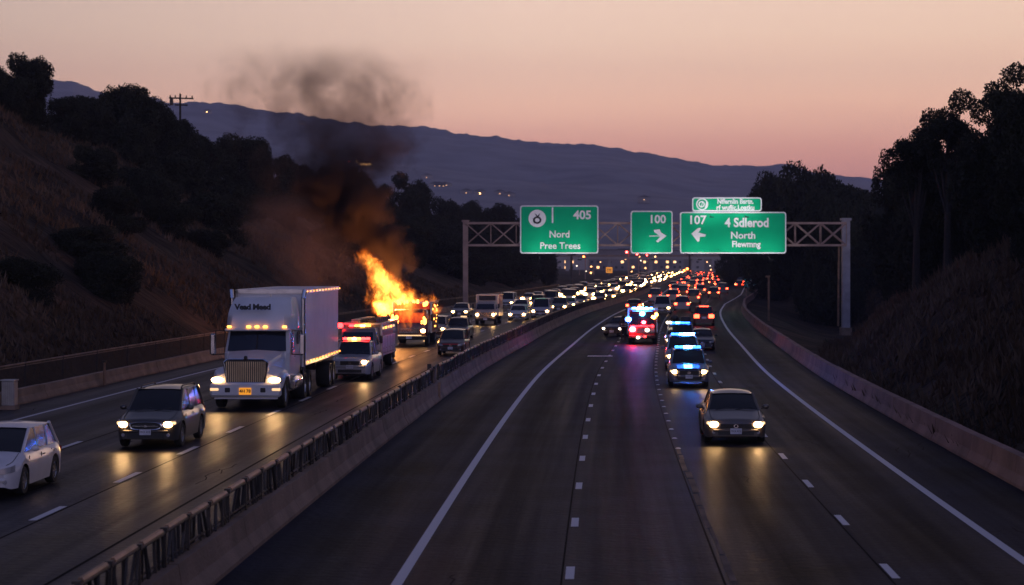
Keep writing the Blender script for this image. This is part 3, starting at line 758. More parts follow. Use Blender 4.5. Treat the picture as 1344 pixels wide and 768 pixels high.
right = [(5, 1320, 56, 112, 110, 'highest open-crowned tree at the top right corner'),
         (5, 1244, 91, 118, 80, 'tall airy tree left of the highest top right tree'),
         (5, 1203, 118, 122, 74, 'leaning airy tree at the outer left edge of the right-hand grove'),
         (0, 1296, 165, 110, 120, 'dense dark tree under the two airy trees at right'),
         (2, 1350, 135, 104, 110, 'dense tree cut by the right edge of the view'),
         (1, 1180, 205, 165, 40, 'small tree below the left edge of the right-hand grove'),
         (4, 1225, 200, 125, 110, 'broad dark tree filling the middle of the right slope'),
         (0, 1060, 214, 300, 84, 'round dark tree rising behind the right gantry post'),
         (4, 1025, 240, 330, 50, 'low dark tree right above the sign reading 107'),
         (1, 1108, 238, 290, 50, 'dark tree just right of the gantry end'),
         (3, 1142, 216, 240, 34, 'slim tree between the gantry end and the right grove'),
         (2, 1175, 232, 200, 60, 'spreading tree low beside the right grove'),
         (2, 1000, 262, 380, 44, 'far dark tree beside the sign reading 107'),
         (4, 1090, 262, 275, 80, 'thick dark tree behind the right gantry post pedestal'),
         (4, 960, 300, 520, 50, 'far dark tree above the distant bend')]
for a in right: tree_at(a[0], a[1], a[2], a[3], a[4], a[5], GR, kmin=.34 if a[0] == 5 else (.5 if a[3] < 256 else .62))
GRB = 'dense bushes on the upper right slope'
for k in range(70):
    y = 84+k*4.6; toe = clampi(TOE, y); off = toe+R.uniform(8.5, 27)
    tree(R.choice([0, 2, 4]), cc(y)+off, y, R.uniform(4.5, 8), R.uniform(4.0, 7.0), 'dark bush in the thicket covering the upper right slope', GRB, R.uniform(0, 6), -.8, 'bush')
GRS = 'shrubs low on the right slope'
for k in range(14):
    y = 80+k*15; toe = clampi(TOE, y); off = toe+R.uniform(2.5, 8)
    tree(R.choice([0, 2, 4]), cc(y)+off, y, R.uniform(2.0, 3.4), R.uniform(1.3, 2.4), 'low shrub on the open grassy foot of the right slope', GRS, R.uniform(0, 6), -.2, 'shrub')
GF = 'trees lining the right side beyond the bend'
for k in range(34):
    y = 380+k*22; off = redge(y)+R.uniform(8, 30); x = cc(y)+off
    tree(R.choice([0, 1, 2, 4]), x, y, R.uniform(10, 15), R.uniform(10, 14), 'dark tree in the wood right of the distant road', GF, R.uniform(0, 6), -1)

# dry grass tufts over both slopes: uncountable
def tufts(side, n, y0, y1, seed):
    rng = random.Random(seed); vs_, fs = [], []
    for k in range(n):
        y = y0+(y1-y0)*rng.random()**1.4
        off = -(23.3+30*rng.random()) if side < 0 else clampi(TOE, y)-1.5+14*rng.random()
        if side < 0 and vn(off*.2, y*.2) < .35: continue
        x = cc(y)+off; z = gz(off, y)
        for q in range(3):
            a = rng.uniform(0, 2*PI); l = rng.uniform(.25, .7); w = rng.uniform(.04, .10); dx, dy = math.cos(a), math.sin(a); i = len(vs_)
            vs_ += [(x-dy*w, y+dx*w, z-.05), (x+dy*w, y-dx*w, z-.05), (x+dx*l*.6, y+dy*l*.6, z+l)]; fs.append((i, i+1, i+2))
    me = bpy.data.meshes.new('dry_grass'); me.from_pydata(vs_, [], fs); me.materials.append(M['drygrass']); me.update()
    o = bpy.data.objects.new('dry_grass', me); COL.objects.link(o); o['kind'] = 'stuff'; o['label'] = 'dry brown grass on the '+('left' if side < 0 else 'right')+' slope'
tufts(-1, 26000, 70, 300, 1); tufts(1, 16000, 60, 300, 2)

# power pole on the left crest
Yp = 243.0; p = A(236.5, 123, Yp); g0 = tz(p.x, Yp); hh = p.z-g0
e = empty('utility_pole', (p.x, Yp, g0), .35, 'dark power pole with two crossarms standing above the left crest trees', 'utility pole')
b = MB(); b.tube((0, 0, -.5), (0, 0, hh), .17, 8, .12); b.build('pole', M['bark'], e)
for z, w in ((hh-.55, 2.9), (hh-1.35, 1.5)):
    b = MB(); b.box((.1, -.12, z), (w, .14, .16)); b.build('crossarm', M['bark'], e)
for x in (-1.3, -.7, .6, 1.3):
    b = MB(); b.lathe([(0, .0), (.07, .0), (.10, .08), (.05, .16), (.08, .24), (0, .3)], 'Z', (x+.1, -.12, hh-.47), 8); b.build('insulator', M['rail'], e)
b = MB(); b.lathe([(0, -.4), (.22, -.4), (.22, .35), (0, .4)], 'Z', (-1.05, -.1, hh-1.0), 10); b.build('transformer', M['rail'], e)

# ---------------------------------------------------------------- houses and lamps on the mountain slope
def on_mount(px, py):
    for Y in range(1800, 4300, 12):
        k = (Y-1750)/2450; X = (px-672)*Y/F; hz = (HZ-interp(RIDGE, px))*4200/F+H0
        z = hz*k**1.05*(1+.55*fbm(X*.0022, Y*.0022, 5)*(1-k)**.5)+mnoise(X, Y, k, 11)-1
        if z >= A(px, py, Y).z: return Vector((X, Y, z))
    return A(px, py, 4000)
M['win'] = emis('house_window_lit', (1, .50, .18), 3); M['winred'] = emis('red_beacon', (1, .06, .03), 14)
M['winhot'] = emis('bright_window_lit', (1, .50, .16), 14)
M['stucco'] = mat('house_wall', (.2, .18, .17), .8)
for (px, py, nw, hot) in ((272, 149, 1, 1), (469, 216, 3, 1), (480, 219, 4, 1), (571, 247, 1, 0), (577, 248, 1, 0), (584, 247, 2, 0), (612, 256, 1, 0), (630, 257, 1, 1), (656, 258, 1, 0), (668, 260, 1, 0), (560, 236, 1, 0), (397, 164, 1, 0), (845, 266, 1, 0)):
    p = on_mount(px, py); e = empty('hillside_house', (p.x, p.y, p.z-1), 0, 'small far house with lit window on the hazy mountain slope' if nw == 1 else 'far house with several lit windows on the mountainside beside the smoke', 'house', 'far lit houses on the mountain')
    b = MB(); b.box((0, 0, 3), (13+3*nw, 9, 7)); b.build('wall', M['stucco'], e)
    b = MB(); w = 7.2+1.5*nw; b.prism([(-w, 6.5), (w, 6.5), (0, 9.5)], 9.6, Matrix.Translation((0, -4.8, 0))); b.build('roof', M['rail'], e)
    for q in range(nw):
        b = MB(); s_ = 1.5 if hot else .9; b.box(((q-(nw-1)/2)*4.2, -4.55, 3.4+(q % 2)), (s_, .1, s_)); b.build('window', M['winhot' if hot else 'win'], e)
p = on_mount(458, 215); e = empty('beacon_mast', (p.x, p.y, p.z-4), 0, 'thin mast with a red beacon on the mountainside left of the lit houses', 'mast'); b = MB(); b.tube((0, 0, 0), (0, 0, 6), .3); b.build('mast', M['steel'], e); b = MB(); b.ball((0, 0, 6.5), 1.5); b.build('lamp', M['winred'], e)

# ---------------------------------------------------------------- city in the valley, overpass
M['bld'] = mat('city_wall', (.17, .15, .16), .8, var=.2, scale=.05); M['bld2'] = mat('city_wall_pale', (.30, .28, .28), .8, var=.2, scale=.05); M['dkwin'] = mat('city_window_dark', (.03, .03, .04), .2)
RB = random.Random(4)
bl = [(752, 1330, 20, 8, 'low grey shed at the left end of the valley buildings'), (775, 1420, 34, 10, 'long low warehouse left of the orange sign'), (800, 1360, 26, 14, 'plain grey block behind the orange sign'), (822, 1500, 30, 10, 'low flat-roofed block below the sign reading 100'),
      (845, 1450, 36, 15, 'wide grey warehouse in the middle of the valley'), (870, 1540, 30, 11, 'low building right of the wide grey warehouse'), (897, 1480, 38, 14, 'pale block behind the far end of the traffic'), (925, 1400, 26, 15, 'pale taller block at the right end of the valley'), (942, 1250, 12, 10, 'narrow pale building next to the dark trees')]
for k, (px, Y, w, h, lab) in enumerate(bl):
    x = (px-672)*Y/F; e = empty('city_building', (x, Y, 0), RB.uniform(-.2, .2), lab, 'building')
    m_ = M['bld2'] if k % 3 == 0 or k > 5 else M['bld']
    b = MB(); b.box((0, 0, h/2-1), (w, 18, h+2)); b.build('wall', m_, e); b = MB(); b.box((0, 0, h+.25), (w+.8, 18.8, .5)); b.build('roof', M['rail'], e)
    for r_ in range(int(h/4)):
        for c_ in range(int(w/4)):
            if RB.random() < .7:
                b = MB(); b.box((-w/2+2.2+4*c_, -9.05, 2.6+3.6*r_), (1.7, .12, 1.5)); lit = RB.random() < .28
                b.build('window', M['win'] if lit else M['dkwin'], e)
Yo = 1180.0; e = empty('overpass', ((845-672)*Yo/F, Yo, 0), 0, 'far pale overpass crossing above the end of the traffic', 'bridge')
zc_ = H0+(HZ-337)*Yo/F; hw = 52
b = MB(); b.box((0, 0, zc_-.7), (hw*2, 10, 1.4)); b.build('deck', M['bld2'], e); b = MB(); b.box((0, -5.1, zc_+.5), (hw*2, .3, 1.0)); b.build('parapet', M['concrete'], e)
for x in (-44, -20, 4, 28, 48):
    b = MB(); b.box((x, 0, zc_/2-.9), (1.8, 7, zc_-.4)); b.build('pier', M['bld2'], e)
M['signal'] = emis('signal_red_lit', (1, .04, .03), 40); M['street'] = emis('street_lamp_lit', (1, .45, .15), 6); M['streetw'] = emis('street_lamp_white', (.9, .72, .55), 5); M['signalo'] = emis('signal_orange', (1, .16, .03), 20)
def lamp(px, py, Y, m, r, label, cat='street lamp', name='street_lamp', arm=1.6):
    p = A(px, py, Y); g0 = 0; e = empty(name, (p.x, Y, g0), 0, label, cat, 'far lamps over the valley')
    b = MB(); b.tube((arm, .3, -1), (arm, .3, p.z+.4), .16, 6); b.tube((arm, .3, p.z+.4), (0, .3, p.z+.5), .1, 5); b.build('pole', M['gantry'], e)
    b = MB(); b.box((0, .2, p.z), (r*2.3, .4, r*2.6)); b.build('head', M['black'], e); b = MB(); b.ball((0, -r*.6, p.z), r); b.build('lamp', m, e)
lamp(822.5, 331, 620, M['signal'], .34, 'far red traffic signal just left of the foot of the sign reading 100', 'traffic light', 'traffic_signal', .6)
lamp(836, 334, 700, M['signal'], .26, 'far red signal under the left part of the sign reading 100', 'traffic light', 'traffic_signal', .6)
lamp(849, 335, 700, M['signal'], .24, 'far red signal under the middle of the sign reading 100', 'traffic light', 'traffic_signal', .6)
lamp(766, 337, 700, M['signalo'], .30, 'far orange-red signal above the left valley lights', 'traffic light', 'traffic_signal', .6)
for q, (px, py) in enumerate(((757, 349), (776, 350), (775.5, 358), (769, 356), (839, 337), (860, 337), (841, 342), (829, 356.5), (847, 352), (932, 349), (933, 354), (935, 360), (921, 359), (928, 344), (901, 352), (893, 355), (874, 357), (821, 340), (887, 344), (788, 344))):
    lamp(px, py, 900+23*q, M['street'] if q % 3 else M['streetw'], .26+.08*(q % 3), 'small warm street lamp glowing in the valley beyond the traffic' if q % 3 else 'small whitish street lamp glowing in the valley beyond the traffic', arm=1.2)
for dx, (px, py) in enumerate(((902, 353), (905, 356), (898, 355))):
    lamp(px, py, 800, M['signalo'], .42, 'orange-red lamp in the cluster at the far bend above the tail lights', 'warning light', 'warning_light', .8)
Y = 880.0; p = A(799.5, 354.5, Y); e = empty('message_sign', (p.x, Y, 0), 0, 'small square orange lit sign standing over the far oncoming traffic', 'sign')
M['orange'] = emis('orange_sign_face', (1, .36, .04), .75, (.8, .3, .03))
b = MB(); b.box((0, 0, p.z), (3.0, .4, 2.7)); b.build('frame', M['black'], e); b = MB(); b.box((0, -.24, p.z), (2.7, .06, 2.4)); b.build('face', M['orange'], e)
b = MB()
for q in range(3): b.box((-.7+q*.7, -.3, p.z+.35), (.45, .04, .6)); b.box((-.7+q*.7, -.3, p.z-.45), (.45, .04, .5))
b.build('lettering', M['ink'], e); b = MB(); b.tube((0, .3, -1), (0, .3, p.z), .2, 6); b.build('post', M['gantry'], e)
for px, py, Y, lab in ((750, 334, 560, 'dark column post beyond the gantry, left of the far traffic'), (905, 334, 700, 'thin dark column post right of the far traffic')):
    p = A(px, py, Y); e = empty('column_post', (p.x, Y, -1), 0, lab, 'post'); b = MB(); b.tube((0, 0, 0), (0, 0, p.z+1), .32, 8); b.build('shaft', M['rail'], e); b = MB(); b.box((0, 0, p.z+.9), (2.4, .5, .4)); b.build('head', M['rail'], e)
# ---------------------------------------------------------------- car builder (front faces -Y)
SED = dict(L=4.7, W=1.84, H=1.46, r=.33, fa=.95, ra=1.02, belt=.93, hood0=.72, hood1=.95, ws0=1.28, ws1=2.02, rg1=1.15, rg0=.62, deck=1.0, tail=.92, kind='sedan', clear=.2)
SUV = dict(L=4.75, W=1.90, H=1.74, r=.37, fa=.92, ra=.98, belt=1.06, hood0=.86, hood1=1.08, ws0=1.12, ws1=2.00, rg1=.42, rg0=.10, deck=1.07, tail=1.0, kind='suv', clear=.25)
HAT = dict(L=4.45, W=1.82, H=1.58, r=.34, fa=.88, ra=.85, belt=.98, hood0=.76, hood1=1.0, ws0=.98, ws1=2.0, rg1=.62, rg0=.12, deck=1.0, tail=.95, kind='crossover', clear=.21)
TRK = dict(L=5.6, W=1.98, H=1.86, r=.40, fa=.98, ra=1.25, belt=1.18, hood0=1.02, hood1=1.20, ws0=1.42, ws1=2.0, rg1=2.35, rg0=2.2, deck=1.18, tail=1.16, kind='pickup', clear=.30)
VAN = dict(L=5.0, W=1.95, H=1.98, r=.35, fa=.85, ra=1.0, belt=1.10, hood0=.84, hood1=1.10, ws0=.92, ws1=1.75, rg1=.22, rg0=.06, deck=1.1, tail=1.05, kind='van', clear=.22)
def prof(sp, y):
    L = sp['L']; yf = y+L/2
    nose = [(0, sp['hood0']-.16), (.05, sp['hood0']-.05), (.14, sp['hood0']), (.45, sp['hood0']+.06), (sp['ws0'], sp['hood1']), (sp['ws0']+.5, sp['belt']), (L-sp['rg0']-.05, sp['deck']), (L-.10, sp['tail']), (L, sp['tail']-.08)]
    return clampi(nose, yf)
def halfw(sp, y):
    L, W_ = sp['L'], sp['W']; t = y/(L/2)
    f = 1-.20*max(0, (-t-.72)/.28)**2.2-.12*max(0, (t-.80)/.20)**2
    return W_/2*f
def arch(sp, y):
    z = sp['clear']
    for yw in (-sp['L']/2+sp['fa'], sp['L']/2-sp['ra']):
        d = abs(y-yw); ra = sp['r']+.07
        if d < ra: z = max(z, sp['r']+math.sqrt(ra*ra-d*d))
    return z
def body_mb(sp, n=46, b=None, under=1):
    b = b or MB(); L = sp['L']; rings = []
    ys = sorted(set([-L/2, -L/2+.03, -L/2+.08, L/2-.08, L/2-.03, L/2]+[-L/2+.14+(L-.28)*i/n for i in range(n+1)]))
    for i, y in enumerate(ys):
        zt = prof(sp, y); zl = min(arch(sp, y), zt-.18); w = halfw(sp, y); zs = zt-.07
        e = min(1, (min(y+L/2, L/2-y))/.10); w -= .05*(1-e)
        if y+L/2 < .1: zl += .05*(1-e)
        half = []
        for t in (0, .25, .5, .75, 1):
            z = zl+(zs-zl)*t; k = (z-.62*sp['belt'])/(.5*sp['belt']); x = w*(1-.045*k*k-(.05 if t == 1 else 0)); half.append((x, y, z))
        half += [(w*.86, y, zt-.005), (w*.55, y, zt+.02), (w*.22, y, zt+.032)]
        rings.append([(-x, yy, z) for x, yy, z in half][::1]+[(x, yy, z) for x, yy, z in half[::-1]])
    b.loft(rings, None, False, False)
    k = len(rings[0])
    for r_, rev in ((rings[0], 0), (rings[-1], 1)):
        hn = k//2; fs = [(j, j+1, k-2-j, k-1-j) for j in range(hn-1)]
        if rev: fs = [f[::-1] for f in fs]
        b.add(r_, fs)
    return b
def pillars(sp, b):
    g = house(sp)
    c, d = g['b'], g['t']
    for sx in (-1, 1):
        b.path([(sx*c[0][0], c[0][1]-.02, c[0][2]-.03), (sx*d[0][0], d[0][1], d[0][2]+.01)], .042, 6)
        b.path([(sx*c[1][0], c[1][1]+.02, c[1][2]-.03), (sx*d[1][0], d[1][1], d[1][2]+.01)], .055, 6)
        n = 3 if sp['kind'] in ('suv', 'van', 'crossover') else 2
        for q in range(1, n):
            t = (q/n) if n > 2 else .47
            yb = c[0][1]+.45+(c[1][1]-c[0][1]-.55)*t; yt = yb+.02
            u = (yb-c[0][1])/(c[1][1]-c[0][1])
            xb = c[0][0]+(c[1][0]-c[0][0])*u; xt = d[0][0]+(d[1][0]-d[0][0])*max(0, min(1, (yt-d[0][1])/(d[1][1]-d[0][1])))
            b.path([(sx*(xb+.004), yb, c[0][2]-.03), (sx*(xt+.004), yt, d[0][2])], .035, 4)
def house(sp):
    L, W_ = sp['L'], sp['W']; zb = sp['belt']-.03; zt = sp['H']-.07
    hb = W_/2*.90; ht = W_/2*(.70 if sp['kind'] == 'sedan' else .76)
    y0, y1 = -L/2+sp['ws0'], -L/2+sp['ws1']; y3, y2 = L/2-sp['rg0'], L/2-sp['rg1']
    return dict(b=((hb*.96, y0, zb+.01), (hb*.93, y3, zb)), t=((ht*.97, y1, zt), (ht*.96, y2, zt)))
def glass_parts(sp, root, gm, b=None):
    g = house(sp); (bx0, by0, bz), (bx1, by1, _) = g['b']; (tx0, ty0, tz0), (tx1, ty1, _) = g['t']
    def grid(P, Q, R_, S_, bulge, n=6):   # P,Q bottom left,right; S,R top left,right; bulge vector at centre
        b_ = MB(); P, Q, R_, S_ = map(Vector, (P, Q, R_, S_)); rings = []
        for j in range(n+1):
            v = j/n; rings.append([tuple((P.lerp(Q, i/n)).lerp(S_.lerp(R_, i/n), v)+Vector(bulge)*(1-(2*i/n-1)**2)*(1-.5*abs(2*v-1))) for i in range(n+1)])
        return b_.loft(rings, None, False)
    parts = []
    parts.append(('windscreen', grid((-bx0, by0, bz), (bx0, by0, bz), (tx0, ty0, tz0), (-tx0, ty0, tz0), (0, -.10, .0))))
    parts.append(('rear_window', grid((bx1, by1, bz), (-bx1, by1, bz), (-tx1, ty1, tz0), (tx1, ty1, tz0), (0, .07, 0))))
    for s in (-1, 1):
        parts.append(('side_window', grid((s*bx0, by0, bz), (s*bx1, by1, bz), (s*tx1, ty1, tz0), (s*tx0, ty0, tz0), (s*.03, 0, 0), 5)))
    roof = MB(); n = 8; rings = []
    for j in range(n+1):
        v = j/n; y = ty0-.05+(ty1-ty0+.10)*v; x = tx0+(tx1-tx0)*v+.02; cr_ = .085*(1-(2*v-1)**2)
        rings.append([(x*u, y, tz0-.005+(.03+cr_)*(1-u*u)**.55+(0.0)) for u in (-1, -.94, -.8, -.5, 0, .5, .8, .94, 1)])
    roof.loft(rings, None, False)
    if b is not None:
        for n_, p_ in parts: b.mat(1); b.add(p_.v, p_.f)
        b.mat(0); b.add(roof.v, roof.f); return
    for n_, p_ in parts: p_.build(n_, gm, root, True)
    paint(roof.build('roof', M['paint'], root, True))
WHEELS = {}
def wheel_mesh(r, w=.21, spokes=7):
    k = (round(r, 3), w, spokes)
    if k in WHEELS: return WHEELS[k]
    t = MB(); t.lathe([(r*.62, -w/2), (r*.92, -w/2), (r, -w*.34), (r, w*.34), (r*.92, w/2), (r*.62, w/2)], 'X', n=26)
    q = MB(); q.lathe([(r*.66, w*.42), (r*.64, w*.44), (r*.60, w*.34), (r*.58, w*.1)], 'X', n=26)
    for i in range(spokes):
        a = 2*PI*i/spokes; q.box((w*.36, 0, r*.33), (.03, r*.13, r*.56), Matrix.Rotation(a, 4, 'X'))
    q.lathe([(r*.14, w*.3), (r*.14, w*.42), (.005, w*.44)], 'X', n=12)
    dk = MB(); dk.lathe([(r*.63, w*.05), (.01, w*.05)], 'X', n=20)
    WHEELS[k] = (t.mesh('tyre', M['rubber'], True), q.mesh('rim', M['alloy']), dk.mesh('hub', M['black'])); return WHEELS[k]
def add_wheel(root, x, y, r, w=.21, spokes=7, z=None):
    tm, rm, dm = wheel_mesh(r, w, spokes); s = 1 if x > 0 else -1
    e = bpy.data.objects.new('wheel', tm); COL.objects.link(e); e.parent = root; e.location = (x-s*w/2, y, r if z is None else z); e.rotation_euler = (0, 0, 0 if s > 0 else PI)
    for nme, me in (('rim', rm), ('hub', dm)):
        o = bpy.data.objects.new(nme, me); COL.objects.link(o); o.parent = e
    return e
def spot(parent, x, y, z, e, col=(1, .58, .24), size=110, tilt=5, yaw=0):
    l = bpy.data.lights.new('headlight_beam', 'SPOT'); l.energy = e; l.color = col; l.spot_size = math.radians(size); l.spot_blend = .8; l.shadow_soft_size = .08
    o = bpy.data.objects.new('headlight_beam', l); COL.objects.link(o); o.parent = parent; o.location = (x, y, z); o.rotation_euler = (math.radians(90-tilt), 0, math.radians(180+yaw))
    return o
def make_car(name, sp, color, label, group=None, head='head', tail='tailoff', style='plain', beam=0, rails=False, plate='white', grille='oval', front=1, lightr=1.0, cat=None):
    root = empty(name, (0, 0, 0), 0, label, cat or {'sedan': 'car', 'suv': 'car', 'crossover': 'car', 'pickup': 'pickup truck', 'van': 'van'}[sp['kind']], group)
    L, W_, H_ = sp['L'], sp['W'], sp['H']
    b = body_mb(sp); pillars(sp, b)
    if sp['kind'] == 'pickup':
        pass
    paint(b.build('body', M['paint'], root, True), color)
    u = MB(); u.box((0, 0, sp['clear']+.12), (W_*.80, L*.92, .2)); u.box((0, -L/2+sp['fa'], .50), (W_*.78, sp['r']*2.3, .5)); u.box((0, L/2-sp['ra'], .50), (W_*.78, sp['r']*2.3, .5)); u.build('underbody', M['black'], root)
    glass_parts(sp, root, M['glass'])
    for o in root.children:
        if base(o.name) == 'roof': o.color = color
    for x in (-1, 1):
        add_wheel(root, x*(W_/2-.015), -L/2+sp['fa'], sp['r']); add_wheel(root, x*(W_/2-.015), L/2-sp['ra'], sp['r'])
    yf = -L/2; h0 = sp['hood0']
    # front fascia
    wp_ = MB(); hz0 = sp['belt']+.01; yw0 = -L/2+sp['ws0']-.06
    for x0 in (-.55, .05): wp_.tube((x0, yw0-.06, hz0+.02), (x0+.5, yw0+.03, hz0+.09), .012, 4)
    wp_.build('wiper', M['black'], root)
    for s in (-1, 1):
        sm_ = MB(); pts = []
        for q in range(8):
            yy = -L/2+.16+(sp['ws0']-.2)*q/7; pts.append((s*halfw(sp, yy)*.80, yy, prof(sp, yy)+.004))
        sm_.path(pts, .010, 4); sm_.build('bonnet_seam', M['black'], root)
    gh = .13 if sp['kind'] == 'sedan' else .19
    gz_ = h0-.17
    bm = MB()
    if grille == 'oval':
        n = 20; a_, c_ = .50, gh/2+.02
        ring = lambda s_, y_: [(a_*s_*math.copysign(abs(math.cos(2*PI*i/n))**.7, math.cos(2*PI*i/n)), y_, gz_+c_*s_*math.copysign(abs(math.sin(2*PI*i/n))**.8, math.sin(2*PI*i/n))) for i in range(n)]
        gr = MB(); gr.loft([ring(1, yf+.02), ring(1, yf-.025)], None, True, True); g_ = gr.build('grille', M['black'], root)
        t_ = MB(); t_.loft([ring(1.0, yf-.02), ring(1.08, yf-.035), ring(1.0, yf-.05), ring(.90, yf-.045), ring(.9, yf-.02)]); t_.box((0, yf-.035, gz_), (.8, .02, .02)); t_.build('surround', M['chrome'], g_, True)
        t_ = MB(); t_.prism([(-.05, gz_-.035), (.05, gz_-.035), (0, gz_+.05)], .02, Matrix.Translation((0, yf-.065, 0))); t_.build('badge', M['chrome'], g_)
    else:
        gr = MB(); gr.box((0, yf-.005, gz_), (.92, .05, gh)); g_ = gr.build('grille', M['black'], root)
        t_ = MB()
        for q in range(3): t_.box((0, yf-.035, gz_-gh*.3+q*gh*.3), (.88, .012, .014))
        t_.build('bar', M['rail'], g_)
        t_ = MB(); n = 14; ring = lambda r_, y_: [(r_*1.25*math.cos(2*PI*i/n), y_, gz_+r_*math.sin(2*PI*i/n)) for i in range(n)]; t_.loft([ring(.055, yf-.04), ring(.055, yf-.055), ring(.037, yf-.055), ring(.037, yf-.04)]); t_.build('badge', M['chrome'], g_)
    lo_ = MB(); lo_.box((0, yf+.01, sp['clear']+.16), (W_*.58, .07, .15)); lo_.build('air_intake', M['black'], root)
    bp = MB(); bp.box((0, yf+.02, gz_-gh*.5-.07), (W_*.74, .12, .09), bev=.03); paint(bp.build('bumper', M['paint'], root, True), color)
    if plate:
        pl = MB(); pl.box((0, yf-.055, gz_-gh*.5-.085), (.34, .015, .17)); o = pl.build('licence_plate', M['plate'], root)
        put_text('7KX 412', .085, (0, yf-.065, gz_-gh*.5-.085), o, M['ink'], 'lettering', ext=.002)
    hz_ = h0-.115
    for s in (-1, 1):
        lm = MB(); hl = .19 if sp['kind'] != 'sedan' else .17
        # swept lens wrapping round the corner
        xs = [(W_/2*.54, yf-.018), (W_/2*.72, yf-.005), (W_/2*.86, yf+.07), (W_/2*.93, yf+.24)]
        top = [(x, y, hz_+.035+.03*i) for i, (x, y) in enumerate(xs)]; bot = [(x, y-.01, hz_-.09+.02*i) for i, (x, y) in enumerate(xs)]
        bt = [(x*.97, y+.09, z) for x, y, z in top]; bb = [(x*.97, y+.09, z) for x, y, z in bot]
        lm.loft([[(s*p[0], p[1], p[2]) for p in r_] for r_ in (bb, bot, top, bt)], None, False)
        hd = lm.build('headlight', M['lampoff'], root, True)
        if head:
            bl_ = MB(); bl_.ball((s*W_/2*.71, yf-.005, hz_-.01), .108*lightr, 12, 8, (1.35, .5, .9)); bl_.build('bulb', M[head], hd, True)
            am = MB(); am.ball((s*W_/2*.90, yf+.12, hz_+.03), .05, 8, 6); am.build('side_marker', M['fog'], hd)
        fg = MB(); fg.lathe([(.001, 0), (.05, 0), (.055, .03)], 'Y', (s*W_*.36, yf-.012, sp['clear']+.17), 12); fg.build('fog_light', M['lampoff'], root)
        tl = MB(); tl.box((s*W_/2*.80, L/2-.035, sp['tail']-.16), (.24, .09, .17 if sp['kind'] != 'suv' else .3), bev=.02); tl.build('tail_light', M[tail], root)
        mr = MB(); yy = -L/2+sp['ws0']+.42; mr.ball((s*(W_/2+.09), yy, sp['belt']+.09), .105, 10, 8, (1.05, .6, .75)); mr.tube((s*(W_/2-.05), yy+.02, sp['belt']+.03), (s*(W_/2+.05), yy, sp['belt']+.07), .03, 6)
        paint(mr.build('wing_mirror', M['paint'], root, True), color)
        dl = MB(); dl.box((s*(W_/2-.012), -L/2+sp['ws1']+.55, sp['belt']-.14), (.03, .17, .03)); dl.box((s*(W_/2-.018), -L/2+sp['ws1']+1.45, sp['belt']-.14), (.03, .17, .03)); dl.build('door_handle', M['chrome'], root)
        if sp['kind'] != 'pickup':
            sm_ = MB(); 
            for yy in (-L/2+sp['ws0']+.35, -L/2+sp['ws0']+1.4, -L/2+sp['ws0']+2.35):
                if yy < L/2-.7: sm_.box((s*(W_/2-.026), yy, sp['belt']*.62), (.02, .012, sp['belt']*.6))
            sm_.build('door_seam', M['black'], root)
        if rails:
            r_ = MB(); g = house(sp); r_.path([(s*g['t'][0][0]*.9, g['t'][0][1]+.15, H_-.04), (s*g['t'][0][0]*.9, g['t'][0][1]+.3, H_+.03), (s*g['t'][0][0]*.9, g['t'][1][1]-.3, H_+.03), (s*g['t'][0][0]*.9, g['t'][1][1]-.1, H_-.04)], .022, 6); r_.build('roof_rail', M['rail'], root)
    rp_ = MB(); rp_.box((0, L/2-.02, sp['tail']-.28), (.4, .05, .17)); rp_.build('rear_plate', M['plate'], root)
    if sp['kind'] == 'pickup':
        bd = MB(); bd.box((0, L/2-1.15, sp['deck']+.02), (W_*.80, 2.1, .06)); bd.build('bed_cover', M['black'], root)
    if beam:
        for s in (-1, 1): spot(root, s*W_*.35, yf-.16, hz_, beam, yaw=s*2)
    return root
def place(root, x, y, rz=None, away=False, sc=1.0):
    root.location = (x, y, 0.012); root.rotation_euler = (0, 0, (head(y) if rz is None else rz)+(PI if away else 0)); root.scale = (sc, sc, sc); return root
def front_at(root, px, py, L, sc=1.0, rz=None, away=False, dx=0.0):
    """put the end nearest the camera on ground pixel (px, py)"""
    p = G(px, py); h = head(p.y) if rz is None else rz
    y = p.y+L*sc/2*math.cos(h); x = p.x-L*sc/2*math.sin(h)
    return place(root, x+dx, y, h, away, sc)
def light_bar(root, z, y, w, segs, name='light_bar'):
    b = MB(); b.box((0, y, z+.02), (w, .26, .05), bev=.015); bar = b.build(name, M['black'], root)
    n = len(segs)
    for i, s in enumerate(segs):
        x = -w/2+w*(i+.5)/n; q = MB(); q.box((x, y, z+.10), (w/n*.9, .24, .12), bev=.02); q.build('flasher', M[s], bar)
    return bar
C = lambda r, g, b: (r, g, b, 1)
# (first vehicles)
# white crossover cut by the left edge
o = make_car('car', HAT, C(.62, .60, .62), 'white crossover with unlit headlights cut off by the left edge, ahead of the dark SUV', head=None, grille='bar', rails=False); front_at(o, -30, 655, 4.45, 1.0)
# dark SUV
o = make_car('suv', SUV, C(.045, .042, .040), 'dark grey SUV with lit headlights and chrome oval grille ahead of the white semi truck', rails=True, beam=60); front_at(o, 191, 590, 4.75, 1.0); o.name = 'suv'
# sedan on the right carriageway
o = make_car('sedan', SED, C(.10, .085, .075), 'grey-bronze sedan with lit headlights leading the police cars on the right carriageway', grille='bar', beam=90); front_at(o, 966, 584, 4.7, 1.03, rz=head(64)+.0)
